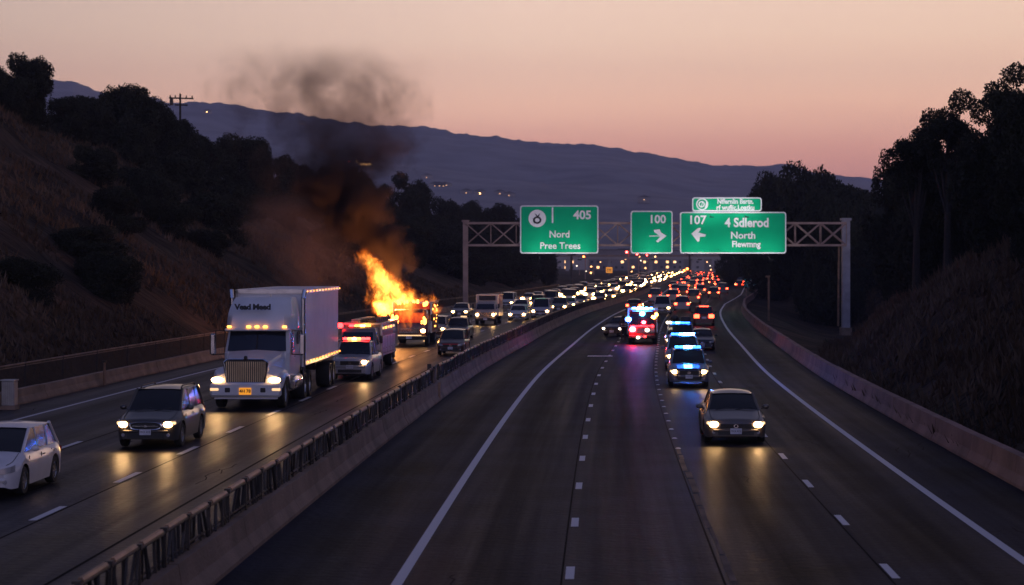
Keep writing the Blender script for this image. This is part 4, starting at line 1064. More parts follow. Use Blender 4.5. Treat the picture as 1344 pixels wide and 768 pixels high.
# police SUVs
def police(lab, px, py, head_, sc, bar, beam=0, sp=SUV, col=C(.12, .14, .2), e=60, off=0):
    o = make_car('police_suv', sp, col, lab, 'police vehicles with blue lights in a file', head=head_, grille='bar', beam=beam, plate='white'); o['category'] = 'police car'
    light_bar(o, sp['H']-.02, -.15, 1.25, bar)
    pb = MB(); pb.path([(-.55, -sp['L']/2-.10, .45), (-.55, -sp['L']/2-.14, .85), (.55, -sp['L']/2-.14, .85), (.55, -sp['L']/2-.10, .45)], .035, 6); pb.build('push_bar', M['rail'], o)
    if e: plight((.3, .35, sp['H']+.32), (.05, .14, 1), e*2.6, .12, 'flasher_light', o)
    front_at(o, px, py, sp['L'], sc); return o
police('nearest police SUV in the file with lit headlights and cyan light bar', 904.5, 509, 'head', .95, ['bluedim', 'bluedim', 'cyan', 'cyan', 'bluedim', 'bluedim'], 50, e=110)
police('second police SUV, half hidden behind the nearest one, with bright cyan light bar', 897, 487, 'head', 1.0, ['bluedim', 'bluedim', 'blue', 'cyan', 'cyan', 'cyan'], e=120)
o = police('dark police pickup third in the file, with gear on its roof rack', 893, 466, 'headdim', .98, ['bluedim', 'blue', 'bluedim', 'bluedim'], sp=TRK, col=C(.10, .12, .18), e=60)
b = MB(); b.box((0, .1, 2.0), (1.5, 1.5, .05)); [b.tube((x, -.6, 1.85), (x, .8, 2.05), .03, 5) for x in (-.7, .7)]; rk = b.build('roof_rack', M['rail'], o)
b = MB(); b.ball((-.35, .1, 2.2), .3, 10, 6, (1, 1.2, .7)); b.box((.35, .2, 2.15), (.6, .9, .28), bev=.05); b.build('gear', M['black'], rk)
for x in (-.8, -.62): b = MB(); b.ball((x, -1.05, 1.95), .09); b.build('spot_lamp', M['headdim'], rk)
o = make_car('car', SED, C(.015, .015, .018), 'small dark car peeking out to the right of the police pickup', head=None, grille='bar'); front_at(o, 922, 460, 4.7, .9)
o = make_car('suv', SUV, C(.06, .012, .012), 'dark red SUV driving away with blazing red tail lights beyond the police file', head=None, tail='tail', grille='bar')
for s in (-1, 1):
    b = MB(); b.box((s*.62, SUV['L']/2+.01, .86), (.42, .06, .34), bev=.03); b.build('tail_light', M['tail'], o)
b = MB(); b.box((0, SUV['L']/2-.42, SUV['H']-.02), (.8, .07, .06)); b.build('brake_light', M['tail'], o)
front_at(o, 924, 428, 4.75, 1.0, away=True)
o = make_car('car', SED, C(.03, .032, .036), 'dark sedan with dim headlights halted left of the fire engine', head='headdim', grille='bar', lightr=.8); front_at(o, 803, 442, 4.7, 1.0, rz=head(156)-.32)
o = make_car('van', VAN, C(.4, .38, .36), 'pale van with one orange lamp behind the fire engine on the right carriageway', head='headfar', grille='bar'); o['category'] = 'van'; front_at(o, 869, 413, 5.0, 1.0)
# unlit dark vehicles near the median, left carriageway
o = make_car('suv', SUV, C(.06, .035, .03), 'dark reddish SUV with unlit headlights alone in the lane beside the median', head=None, grille='bar'); front_at(o, 591, 467, 4.75, .88)
M['redtrim'] = mat('red_trim', (.55, .03, .03), .6)  # plain red for the strip across the nose
b = MB(); b.box((0, -SUV['L']/2-.045, .78), (1.1, .03, .06)); b.build('trim_strip', M['redtrim'], o)
o = make_car('pickup_truck', TRK, C(.05, .045, .05), 'dark pickup carrying rolled gear behind the reddish unlit SUV', head=None, grille='bar'); front_at(o, 599, 447, 5.6, .86)
for x in (-.5, 0, .5): b = MB(); b.lathe([(.01, -.6), (.25, -.6), (.25, .6), (.01, .6)], 'Y', (x, 1.3, 1.45), 12); b.build('roll', M['steel'], o)
b = MB(); b.box((.35, -.1, 1.93), (.5, .2, .1)); b.build('beacon', M['fog'], o)
o = make_car('suv', SUV, C(.20, .20, .22), 'grey SUV with lit headlights right of the burning truck', head='head', grille='bar', beam=40); front_at(o, 570, 444, 4.75, .92)
b = MB(); b.ball((-.1, -.2, SUV['H']+.06), .14); b.build('beacon', M['amberhot'], o)

# ---- white semi truck
T = empty('semi_truck', (0, 0, 0), 0, 'white semi truck with chrome grille pulling a white box trailer lined with amber lights', 'truck')
w = 2.55
tk = MB()
hoodr = []
for y, wf, zt_, zb_ in ((-.0, .52, 1.72, .98), (.10, .60, 1.86, .70), (.9, .66, 1.98, .70), (2.0, .78, 2.14, .70), (2.35, .86, 2.18, .70)):
    hw_ = w/2*wf; hoodr.append([(-hw_, y, zb_), (-hw_*1.0, y, zt_-.28), (-hw_*.94, y, zt_-.07), (-hw_*.7, y, zt_), (0, y, zt_+.05), (hw_*.7, y, zt_), (hw_*.94, y, zt_-.07), (hw_, y, zt_-.28), (hw_, y, zb_)])
tk.loft(hoodr, None, False, True); tk.build('hood', M['white'], T, True)
for s in (-1, 1):
    f_ = MB(); rg = []
    for y, x0, x1, z1 in ((-.05, .46, .98, 1.12), (.0, .46, 1.05, 1.28), (.35, .48, 1.22, 1.48), (.85, .55, 1.27, 1.52), (1.45, .6, 1.27, 1.45), (2.0, .62, 1.25, 1.25)):
        zb_ = .74 if y < .62 else (1.16 if y < 1.7 else .8)
        rg.append([(s*x0, y, z1+.22), (s*(x0+x1)/2, y, z1+.12), (s*(x1-.05), y, z1-.02), (s*x1, y, z1-.2), (s*x1, y, min(zb_, z1-.25)), (s*x0, y, min(zb_, z1-.25))])
    f_.loft(rg, None, True, True); f_.build('fender', M['white'], T, True, fixn=True)
    h_ = MB(); h_.box((s*1.0, -.04, 1.10), (.42, .14, .28), bev=.06); hd = h_.build('headlight', M['lampoff'], T, True)
    h_ = MB(); h_.ball((s*1.0, -.11, 1.10), .18, 14, 10, (1.2, .4, .85)); h_.build('bulb', M['head'], hd, True)
    h_ = MB(); h_.box((s*1.08, -.24, .72), (.30, .05, .10), bev=.02); h_.build('fog_light', M['fog'], T)
    h_ = MB(); h_.box((s*.62, -.25, .70), (.18, .05, .16), bev=.02); h_.build('tow_hook_opening', M['black'], T)
    h_ = MB(); h_.path([(s*1.55, 2.5, 2.05), (s*1.52, 2.45, 2.95)], .02, 5); h_.path([(s*1.22, 2.6, 2.95), (s*1.62, 2.4, 2.95)], .025, 5); h_.path([(s*1.22, 2.6, 2.02), (s*1.62, 2.4, 2.0)], .025, 5)
    h_.path([(s*1.22, 2.6, 2.95), (s*1.22, 2.6, 2.0)], .02, 5); mr = h_.build('mirror_bracket', M['rail'], T)
    h_ = MB(); h_.box((s*1.62, 2.40, 2.42), (.22, .12, .85), bev=.05); h_.build('mirror', M['chrome'], mr)
    h_ = MB(); h_.path([(s*1.22, 5.35, 1.0), (s*1.33, 4.7, 1.4), (s*1.33, 4.7, 4.2), (s*1.38, 4.8, 4.55)], .085, 10); h_.build('exhaust_stack', M['chrome'], T, True)
    h_ = MB(); h_.lathe([(.01, -1.0), (.30, -1.0), (.32, -.95), (.32, .95), (.30, 1.0), (.01, 1.0)], 'Y', (s*1.0, 3.9, .78), 18)
    for yy in (3.2, 4.6): h_.lathe([(.33, -.04), (.335, -.04), (.335, .04), (.33, .04)], 'Y', (s*1.0, yy, .78), 18)
    h_.build('fuel_tank', M['chrome'], T, True)
    h_ = MB(); h_.box((s*1.2, 3.05, .72), (.16, 1.0, .3), bev=.03); h_.box((s*1.22, 3.05, 1.05), (.14, .8, .05)); h_.build('step', M['alloy'], T)
b = MB(); b.box((0, -.12, .70), (2.50, .26, .50), bev=.08); b.box((0, -.05, .44), (2.2, .14, .12)); b.build('bumper', M['white'], T, True)
b = MB(); b.prism([(-.64, .98), (.64, .98), (.74, 1.82), (.60, 1.92), (-.60, 1.92), (-.74, 1.82)], .10, Matrix.Translation((0, -.12, 0))); g_ = b.build('grille', M['black'], T)
M['grillebar'] = mat('grille_chrome_warm', (.50, .42, .30), .3, 1)
b = MB()
for q in range(21):
    x = -.64+q*.064; b.box((x*(1.05), -.135, 1.43), (.026, .03, .86))
b.build('bar', M['grillebar'], g_)
b = MB(); b.path([(-.66, -.13, .96), (-.77, -.13, 1.83), (-.62, -.13, 1.95), (.62, -.13, 1.95), (.77, -.13, 1.83), (.66, -.13, .96), (-.66, -.13, .96)], .035, 6); b.build('surround', M['chrome'], g_)
b = MB(); b.ball((0, -.15, 2.0), .07, 8, 6, (1, 1, 1.4)); b.box((0, -.15, 1.93), (.2, .06, .06)); b.build('hood_ornament', M['rail'], g_)
b = MB(); b.box((0, -.265, .66), (.42, .02, .24)); pl = b.build('licence_plate', M['plateamber'], T); put_text('4H 78', .16, (0, -.28, .66), pl, M['ink'], 'lettering', .005, ext=.003)
cb = MB(); hw_ = 1.16   # cab and sleeper
rg = []
for z, y0, hx, y1 in ((1.0, 2.15, 1.16, 5.0), (2.08, 2.20, 1.18, 5.0), (2.10, 2.26, 1.18, 5.0), (2.96, 2.62, 1.10, 5.0), (3.02, 2.50, 1.16, 5.0)):
    rg.append([(-hx+.12, y0, z), (hx-.12, y0, z), (hx, y0+.14, z), (hx, y1, z), (-hx, y1, z), (-hx, y0+.14, z)])
cb.loft(rg, None, True, True); cb.build('cab', M['white'], T, True)
fr = MB(); rg = []
for t in range(9):
    u = t/8; z = 3.0+1.26*u; y0 = 2.44+.10*u+.95*u**3; hx = 1.17-.14*u**2.5; rg.append([(-hx+.22, y0, z), (-hx*.4, y0-.10, z), (hx*.4, y0-.10, z), (hx-.22, y0, z), (hx, y0+.30, z), (hx, 5.0, z), (-hx, 5.0, z), (-hx, y0+.30, z)])
fr.loft(rg, None, True, True); f_ = fr.build('roof_fairing', M['white'], T, True)
put_text('Vead Meed', .30, (-.16, 2.33, 3.90), f_, M['ink'], 'lettering', .013, spacing=.95, rot=(PI/2-.12, 0, 0), ext=.03)
b = MB(); b.box((0, 2.44, 3.0), (2.34, .32, .10), bev=.03); vz = b.build('sun_visor', M['white'], T)
for x in (-1.0, -.30, 0, .30, 1.0): b = MB(); b.box((x, 2.27, 3.12), (.17, .08, .10), bev=.03); b.build('marker_light', M['amber'], T)
ws = MB(); rg = []
for z, y0, hx in ((2.16, 2.235, 1.06), (2.94, 2.565, 1.0)): rg.append([(hx*u, y0-.07*(1-u*u), z) for u in (-1, -.5, 0, .5, 1)])
ws.loft(rg, None, False); ws.build('windscreen', M['glass'], T, True)
b = MB(); b.tube((0, 2.13, 2.16), (0, 2.48, 2.94), .02, 4); b.build('windscreen_divider', M['black'], T)
for s in (-1, 1):
    b = MB(); b.add([(s*1.185, 2.75, 2.15), (s*1.185, 3.55, 2.15), (s*1.145, 3.55, 2.85), (s*1.125, 2.95, 2.85)], [(0, 1, 2, 3)]); b.build('side_window', M['glass'], T)
    b = MB(); b.box((s*1.185, 4.4, 2.6), (.02, .5, .5)); b.build('side_window', M['glass'], T)
    b = MB(); b.box((s*1.19, 3.45, 1.9), (.03, .22, .04)); b.build('door_handle', M['chrome'], T)
    add_wheel(T, s*1.22, 1.15, .52, .30, 10)
    for yy in (6.0, 7.25): add_wheel(T, s*1.24, yy, .52, .55, 10)
b = MB(); b.box((0, 4.6, .82), (1.1, 7.6, .22)); b.box((0, 6.6, 1.1), (1.3, 1.6, .12)); b.build('chassis', M['black'], T)
# trailer
tr = MB(); x_ = 1.28; z0_, z1_ = 1.30, 4.13; y0_, y1_ = 5.5, 15.6
tr.box((0, (y0_+y1_)/2, (z0_+z1_)/2), (2*x_, y1_-y0_, z1_-z0_), bev=.04); TR = tr.build('trailer', M['trailer'], T)
for s in (-1, 1):
    b = MB(); y = y0_+.2
    while y < y1_-.1: b.box((s*(x_+.012), y, (z0_+z1_)/2), (.035, .14, z1_-z0_-.34)); y += .30
    b.build('side_ribs_panel', M['trailer'], TR)
b = MB()
for s in (-1, 1): b.box((s*(x_+.01), (y0_+y1_)/2, z1_-.08), (.06, y1_-y0_+.02, .16)); b.box((s*(x_+.01), (y0_+y1_)/2, z0_+.06), (.06, y1_-y0_+.02, .18))
b.box((0, y0_-.015, z1_-.08), (2*x_+.06, .06, .16)); b.box((0, y0_-.02, 2.7), (.05, .04, 2.6))
for s in (-1, 1): b.box((s*x_, y0_-.01, 2.7), (.08, .07, 2.85))
b.build('frame_rail', M['alloy'], TR)
for q in range(12):
    yy = y0_+.35+q*.90
    for s in (-1, 1):
        if s == 1 or q < 2: b = MB(); b.box((s*(x_+.05), yy, z0_+.08), (.04, .13, .06)); b.build('marker_light', M['amber'], TR)
        if s == 1 and q % 1 == 0: b = MB(); b.box((s*(x_+.05), yy, z1_-.08), (.03, .12, .05)); b.build('marker_light', M['ambersmall'], TR)
for s in (-1, 1):
    for yy in (13.3, 14.55): add_wheel(TR, s*1.25, yy, .52, .55, 10)
b = MB(); b.box((0, 11, 1.15), (1.0, 9.6, .28)); b.box((0, 14.5, .85), (1.2, 2.4, .3)); b.box((-.5, 8.6, .6), (.1, .1, 1.2)); b.box((.5, 8.6, .6), (.1, .1, 1.2)); b.build('underframe', M['black'], TR)
b = MB(); b.box((0, y1_+.02, 2.7), (2.3, .05, 2.5)); b.build('rear_door', M['alloy'], TR)
for s in (-1, 1): b = MB(); b.box((s*.9, y1_+.05, 1.2), (.3, .05, .1)); b.build('tail_light', M['tailoff'], TR)
for s in (-1, 1): spot(T, s*1.0, -.30, 1.08, 150, yaw=s*2, tilt=8)
pT = G(322, 539); T.location = (pT.x, pT.y+.3, .012); T.scale = (1.09, 1.09, 1.09); T.rotation_euler = (0, 0, head(84)+.015)
for ch in T.children:
    if base(ch.name) in ('hood', 'fender', 'headlight', 'cab', 'roof_fairing', 'grille', 'sun_visor', 'marker_light', 'windscreen', 'windscreen_divider', 'side_window', 'door_handle', 'mirror_bracket', 'exhaust_stack'):
        for k_ in [ch]+list(ch.children):
            for v in k_.data.vertices: v.co.z *= .905 if v.co.z > 1.3 else (1-.095*max(0, (v.co.z-.9)/.4))
            k_.data.update()

# ---------------------------------------------------------------- box-bodied trucks
def box_truck(name, label, cat, boxcol, cabm, W2=1.1, Hb=2.9, L=7.0, headm='head', cabh=2.35, beam=0, boxm='paint', front_panel=True):
    r = empty(name, (0, 0, 0), 0, label, cat); y0 = -L/2
    b = MB(); rg = []
    for z, yy, hx in ((.55, y0, W2*.92), (1.05, y0-.02, W2*.95), (1.35, y0+.03, W2*.95), (cabh-.12, y0+.38, W2*.86), (cabh, y0+.55, W2*.80)):
        rg.append([(-hx+.1, yy, z), (hx-.1, yy, z), (hx, yy+.12, z), (hx, y0+1.75, z), (-hx, y0+1.75, z), (-hx, yy+.12, z)])
    b.loft(rg, None, True, True); paint(b.build('cab', M['paint'], r, True), cabm)
    b = MB(); b.add([(-W2*.82, y0+.035, 1.42), (W2*.82, y0+.035, 1.42), (W2*.76, y0+.34, cabh-.2), (-W2*.76, y0+.34, cabh-.2)], [(0, 1, 2, 3)])
    for i in range(len(b.v)): b.v[i].y -= .03
    b.build('windscreen', M['glass'], r)
    b = MB(); b.box((0, y0+1.9+(L-1.9)/2, .75+(Hb-.75)/2), (W2*2, L-1.9, Hb-.75), bev=.05); bx = b.build('cargo_box', M[boxm], r, False); paint(bx, boxcol)
    b = MB()
    for s in (-1, 1):
        b.box((s*(W2+.01), y0+1.9+(L-1.9)/2, Hb-.05), (.05, L-1.86, .1)); b.box((s*(W2+.01), y0+1.9+(L-1.9)/2, .80), (.05, L-1.86, .1)); b.box((s*W2, y0+1.88, (Hb+.75)/2), (.09, .09, Hb-.75))
    b.box((0, y0+1.88, Hb-.05), (W2*2, .09, .1)); b.build('frame_rail', M['alloy'], bx)
    b = MB(); b.box((0, y0-.03, .95), (W2*1.05, .05, .34)); g_ = b.build('grille', M['black'], r)
    b = MB()
    for q in range(4): b.box((0, y0-.06, .83+q*.08), (W2*1.0, .02, .02))
    b.build('bar', M['chrome'], g_)
    b = MB(); b.box((0, y0-.08, .52), (W2*1.9, .2, .24), bev=.05); b.build('bumper', M['rail'], r)
    b = MB(); b.box((0, y0-.19, .54), (.34, .02, .16)); b.build('licence_plate', M['plate'], r)
    for s in (-1, 1):
        b = MB(); b.box((s*W2*.74, y0-.03, .93), (.3, .08, .2), bev=.03); hd = b.build('headlight', M['lampoff'], r)
        if headm: b = MB(); b.ball((s*W2*.74, y0-.08, .93), .12, 10, 8, (1.2, .5, 1)); b.build('bulb', M[headm], hd)
        b = MB(); b.box((s*(W2+.18), y0+.5, 1.7), (.14, .1, .42), bev=.03); b.tube((s*W2*.8, y0+.6, 1.55), (s*(W2+.15), y0+.5, 1.6), .02, 5); b.build('wing_mirror', M['black'], r)
        b = MB(); b.add([(s*W2*.965, y0+.35, 1.42), (s*W2*.965, y0+1.3, 1.42), (s*W2*.90, y0+1.3, cabh-.25), (s*W2*.90, y0+.6, cabh-.25)], [(0, 1, 2, 3)]); b.build('side_window', M['glass'], r)
        add_wheel(r, s*W2*.98, y0+.95, .42, .25, 8); add_wheel(r, s*W2*.98, y0+L-1.5, .42, .4, 8)
        b = MB(); b.box((s*W2*.8, L/2+.02, .9), (.16, .04, .12)); b.build('tail_light', M['tailoff'], r)
    b = MB(); b.box((0, 0, .6), (W2*1.2, L*.94, .2)); b.build('chassis', M['black'], r)
    if beam:
        for s in (-1, 1): spot(r, s*W2*.74, y0-.3, .93, beam, yaw=s*2)
    return r
# burning truck
M['char'] = mat('charred_cladding', (.10, .022, .012), .55, var=.5, scale=1.2, bump=.4, bscale=8)
M['ember'] = emis('burning_interior', (1, .05, .012), .42, (.2, .03, .01)); M['emberhot'] = emis('burning_gap', (1, .36, .06), 7, (.2, .03, .01))
o = box_truck('burning_truck', 'burning box truck with flames pouring from its roof and fire behind the windscreen', 'truck', C(.05, .02, .015), C(.055, .016, .012), 1.14, 2.62, 6.5, 'head', 2.2, 0, 'char')
for ch in list(o.children):
    if base(ch.name) == 'windscreen': ch.data = ch.data.copy(); ch.data.materials[0] = M['ember']
y0 = -3.25
b = MB(); b.box((0, y0+1.80, 2.36), (2.1, .06, .36)); b.build('burning_front_panel', M['ember'], o)
rr = random.Random(8)
b = MB()
for q in range(26):
    x = rr.uniform(-1.1, 1.1); z = rr.choice([rr.uniform(2.45, 2.66), rr.uniform(1.3, 1.9)]); 
    if z < 2: x = math.copysign(rr.uniform(.72, 1.05), x)
    b = MB(); b.ball((x, y0+(1.78 if z > 2 else .05), z), rr.uniform(.04, .12), 7, 5, (1, .5, rr.uniform(1, 2.4))); b.build('burning_edge', M['emberhot'], o)
b = MB()
for q in range(22): b.ball((1.16*rr.choice([1, 1, -1]), rr.uniform(y0+1.9, 2.8), rr.uniform(.9, 2.6)), rr.uniform(.03, .08), 6, 4, (.4, 1.5, 1.2))
b.build('ember', M['emberhot'], o)
b = MB(); b.box((0, y0-.15, .66), (1.5, .05, .06)); b.build('reflector_strip', M['fog'], o)
front_at(o, 537, 455, 6.5, 1.12, rz=head(140)+.02); 
# box truck behind
o = box_truck('box_truck', 'pale high box truck with lit headlights approaching beside the left gantry post', 'truck', C(.50, .46, .44), C(.34, .28, .24), .98, 2.72, 6.6, 'head', 2.1, 60); front_at(o, 637, 427, 6.6, 1.0)
b = MB(); b.box((0, -6.6/2+1.86, 2.40), (1.5, .05, .42)); b.build('front_panel', M['black'], o)
# rescue pickup and equipment truck behind the semi
o = make_car('rescue_pickup', TRK, C(.36, .35, .37), 'silver rescue pickup with red light bar and one lit headlight right behind the semi trailer', head='head', grille='bar', cat='pickup truck'); light_bar(o, TRK['H']-.02, -.35, 1.35, ['red', 'ambersmall', 'amberhot', 'ambersmall', 'red', 'red'])
for ch in [c for c in o.children if base(c.name) == 'headlight']:
    if ch.data.vertices[0].co.x < 0:
        for k in list(ch.children): bpy.data.objects.remove(k)
    else: pass
spot(o, .7, -3.0, .9, 70)
front_at(o, 459, 500, 5.6, .98)

E = box_truck('rescue_truck', 'tall silver equipment truck with side lockers and amber lamps behind the rescue pickup', 'truck', C(.17, .15, .14), C(.16, .12, .11), 1.05, 2.55, 8.2, None, 2.3, 0)
front_at(E, 469, 488, 8.2, .96); light_bar(E, 2.32, -3.1, 1.2, ['red', 'amber', 'amberhot', 'amber'])
for q in range(5):
    b = MB(); b.box((1.075, -1.6+q*1.15, 1.35), (.04, 1.0, .9), bev=.01); d = b.build('locker_door', M['alloy'], E); b = MB(); b.box((1.10, -1.6+q*1.15, 1.15), (.03, .2, .04)); b.build('handle', M['chrome'], d)
    b = MB(); b.box((1.08, -1.6+q*1.15, 2.25), (.05, .25, .12)); b.build('marker_light', M['amber'] if q % 2 else M['fog'], E)
for z in (2.62, 2.72):
    b = MB(); b.box((-.3, .4, z), (.5, 6.0, .05)); b.build('ladder', M['alloy'], E)
b = MB()
for q in range(8): b.box((.5, -1.8+q*.8, 2.66), (.5, .5, .2), bev=.03)
b.build('roof_gear', M['rail'], E)
b = MB(); b.ball((-1.0, -3.6, 2.45), .16); b.build('beacon', M['red'], E)
o = box_truck('utility_truck', 'dark utility truck hidden behind the silver equipment truck, its left side lit by the fire', 'truck', C(.12, .08, .06), C(.12, .07, .05), 1.02, 2.35, 6.4, None, 2.2); front_at(o, 481, 476, 6.4, .96)
M['redhot'] = emis('red_flasher_bright', (1, .012, .02), 160, (.4, .01, .01))
# fire engine on the right carriageway
E = box_truck('fire_engine', 'red fire engine with blue light bar and red flashers on the right carriageway', 'fire engine', C(.24, .010, .010), C(.24, .008, .010), 1.02, 2.5, 7.4, None, 2.35)
front_at(E, 843, 452, 7.4, .97); y0 = -3.7
light_bar(E, 2.42, y0+.8, 1.5, ['blue', 'cyan', 'cyan', 'cyan', 'blue'])
for (x, z, y, r_, m_) in ((-.98, 1.75, y0+.1, .17, 'blue'), (-.68, 1.05, y0-.16, .19, 'redhot'), (.1, 1.55, y0-.1, .12, 'redhot'), (.35, 1.0, y0-.1, .13, 'headdim'), (.8, 1.9, y0+.2, .14, 'amberhot'), (.95, 2.05, y0+1.6, .14, 'amberhot'), (.72, 1.28, y0-.02, .10, 'red'), (.2, .55, y0-.2, .08, 'red'), (-.3, .48, y0-.22, .1, 'headdim'), (0, 2.15, y0+.2, .14, 'cyan')):
    b = MB(); b.ball((x, y, z), r_, 10, 7, (1.2, .5, 1)); b.build('flasher', M[m_], E)
b = MB(); b.box((0, y0-.065, 1.28), (1.7, .03, .09)); b.build('stripe', M['signwhite'], E)
plight((-.7, y0-.28, .95), (1, .02, .03), 220, .12, 'flasher_light', E); plight((-.5, y0+1.3, 2.85), (.12, .10, 1), 420, .12, 'flasher_light', E)

# ---------------------------------------------------------------- next cars in the oncoming queue (full detail)
P1 = make_car('car', SED, C(.5, .5, .5), 'pale sedan with lit headlights directly beside the box truck', 'oncoming cars just beyond the box truck', head='headfar', grille='bar'); front_at(P1, 678.5, 421, 4.7, 1.0)
P2 = make_car('van', VAN, C(.42, .40, .42), 'silver van with lit headlights second beyond the box truck', 'oncoming cars just beyond the box truck', head='headfar', grille='bar'); P2['category'] = 'van'; front_at(P2, 709, 418, 5.0, 1.0)
P3 = make_car('suv', SUV, C(.1, .1, .11), 'dark SUV with lit headlights third beyond the box truck', 'oncoming cars just beyond the box truck', head='headfar', grille='bar'); front_at(P3, 733, 411.5, 4.75, 1.0)
near = [(P1, 'car', -15.2, 212, (.1, .1, .1, 1), 'dark sedan in the outer lane behind the box truck'), (P3, 'suv', -15.0, 236, (.45, .42, .40, 1), 'beige SUV in the outer lane behind the dark sedan'),
        (P1, 'car', -10.9, 232, (.3, .3, .33, 1), 'grey sedan in the middle lane behind the pale sedan'), (P2, 'van', -14.9, 254, (.5, .48, .45, 1), 'cream van in the outer lane before the gantry'),
        (P3, 'suv', -10.8, 250, (.12, .02, .02, 1), 'maroon SUV in the middle lane under the gantry'), (P1, 'car', -6.7, 247, (.5, .5, .52, 1), 'white sedan by the median under the gantry'),
        (P1, 'car', -6.8, 264, (.08, .09, .12, 1), 'navy sedan by the median just past the gantry'), (P2, 'van', -11.0, 268, (.14, .14, .15, 1), 'charcoal van in the middle lane just past the gantry')]
for src, nm, off, y, col, lab in near:
    o = copy_tree(src, None, col); o['label'] = lab; place(o, cc(y)+off, y)

# ---------------------------------------------------------------- the distant queues: one small mesh per car
def far_mesh(sp, name):
    b = MB(); body_mb(sp, 10, b); glass_parts(sp, None, None, b)
    b.mat(0); L, W_ = sp['L'], sp['W']
    for s in (-1, 1):
        b.mat(2); b.ball((s*W_*.36, -L/2-.03, sp['hood0']-.02), .25, 7, 5, (1.15, .5, .85))
        b.mat(3); b.box((s*W_*.38, L/2+.01, sp['tail']-.15), (.30, .06, .24))
        b.mat(4)
        for y in (-L/2+sp['fa'], L/2-sp['ra']): b.lathe([(.01, -.1), (sp['r'], -.1), (sp['r'], .1), (.01, .1)], 'X', (s*(W_/2-.1), y, sp['r']), 10)
    b.mat(4); b.box((0, 0, .32), (W_*.85, L*.9, .2))
    return b.mesh(name, [M['paint'], M['glass'], M['headfar'], M['tailfar'], M['black']], False)
FM = [(far_mesh(SED, 'car'), 'car', 'sedan'), (far_mesh(SUV, 'suv'), 'suv', 'SUV'), (far_mesh(VAN, 'van'), 'van', 'van'), (far_mesh(HAT, 'car'), 'car', 'hatchback')]
CN = [((.5, .5, .5, 1), 'white'), ((.28, .28, .3, 1), 'silver'), ((.03, .03, .035, 1), 'black'), ((.16, .02, .02, 1), 'red'), ((.04, .06, .12, 1), 'blue'), ((.12, .12, .12, 1), 'grey')]
RF = random.Random(12)
def far_queue(off, y0, y1, gap0, gap1, away, what, grp):
    y = y0
    while y < y1:
        me, nm, word = FM[RF.choice([0, 0, 1, 1, 2, 3])]; c, cnm = RF.choice(CN)
        o = bpy.data.objects.new(nm, me); COL.objects.link(o); ox = off(y) if callable(off) else off
        place(o, cc(y)+ox+RF.uniform(-1, 1)*(.4+min(.9, y/900)), y, away=away); o.color = c
        tag(o, f'{cnm} {word} {what}', 'van' if nm == 'van' else 'car', grp)
        y += RF.uniform(gap0, gap1)*(1+y/700)
for off, gm_ in ((-5.9, 1.9), (-9.2, 1.3), (-12.6, 1.0), (-15.8, .8)): far_queue(off, 278+RF.uniform(0, 7), 1150, 9*gm_, 18*gm_, False, 'with lit headlights in the dense oncoming queue beyond the gantry', 'oncoming traffic beyond the gantry')
for i, off in enumerate((1.5, 4.4, 7.3, 10.2)):
    far_queue(off, (235, 262, 240, 330)[i], 1120, 22, 58, True, 'showing red tail lights on the right carriageway beyond the fire engine', 'receding traffic on the right carriageway')
far_queue(lambda y: redge(y)-1.8, 455, 1000, 16, 40, True, 'showing red tail lights in the lane peeling off to the right', 'receding traffic in the exit lane')

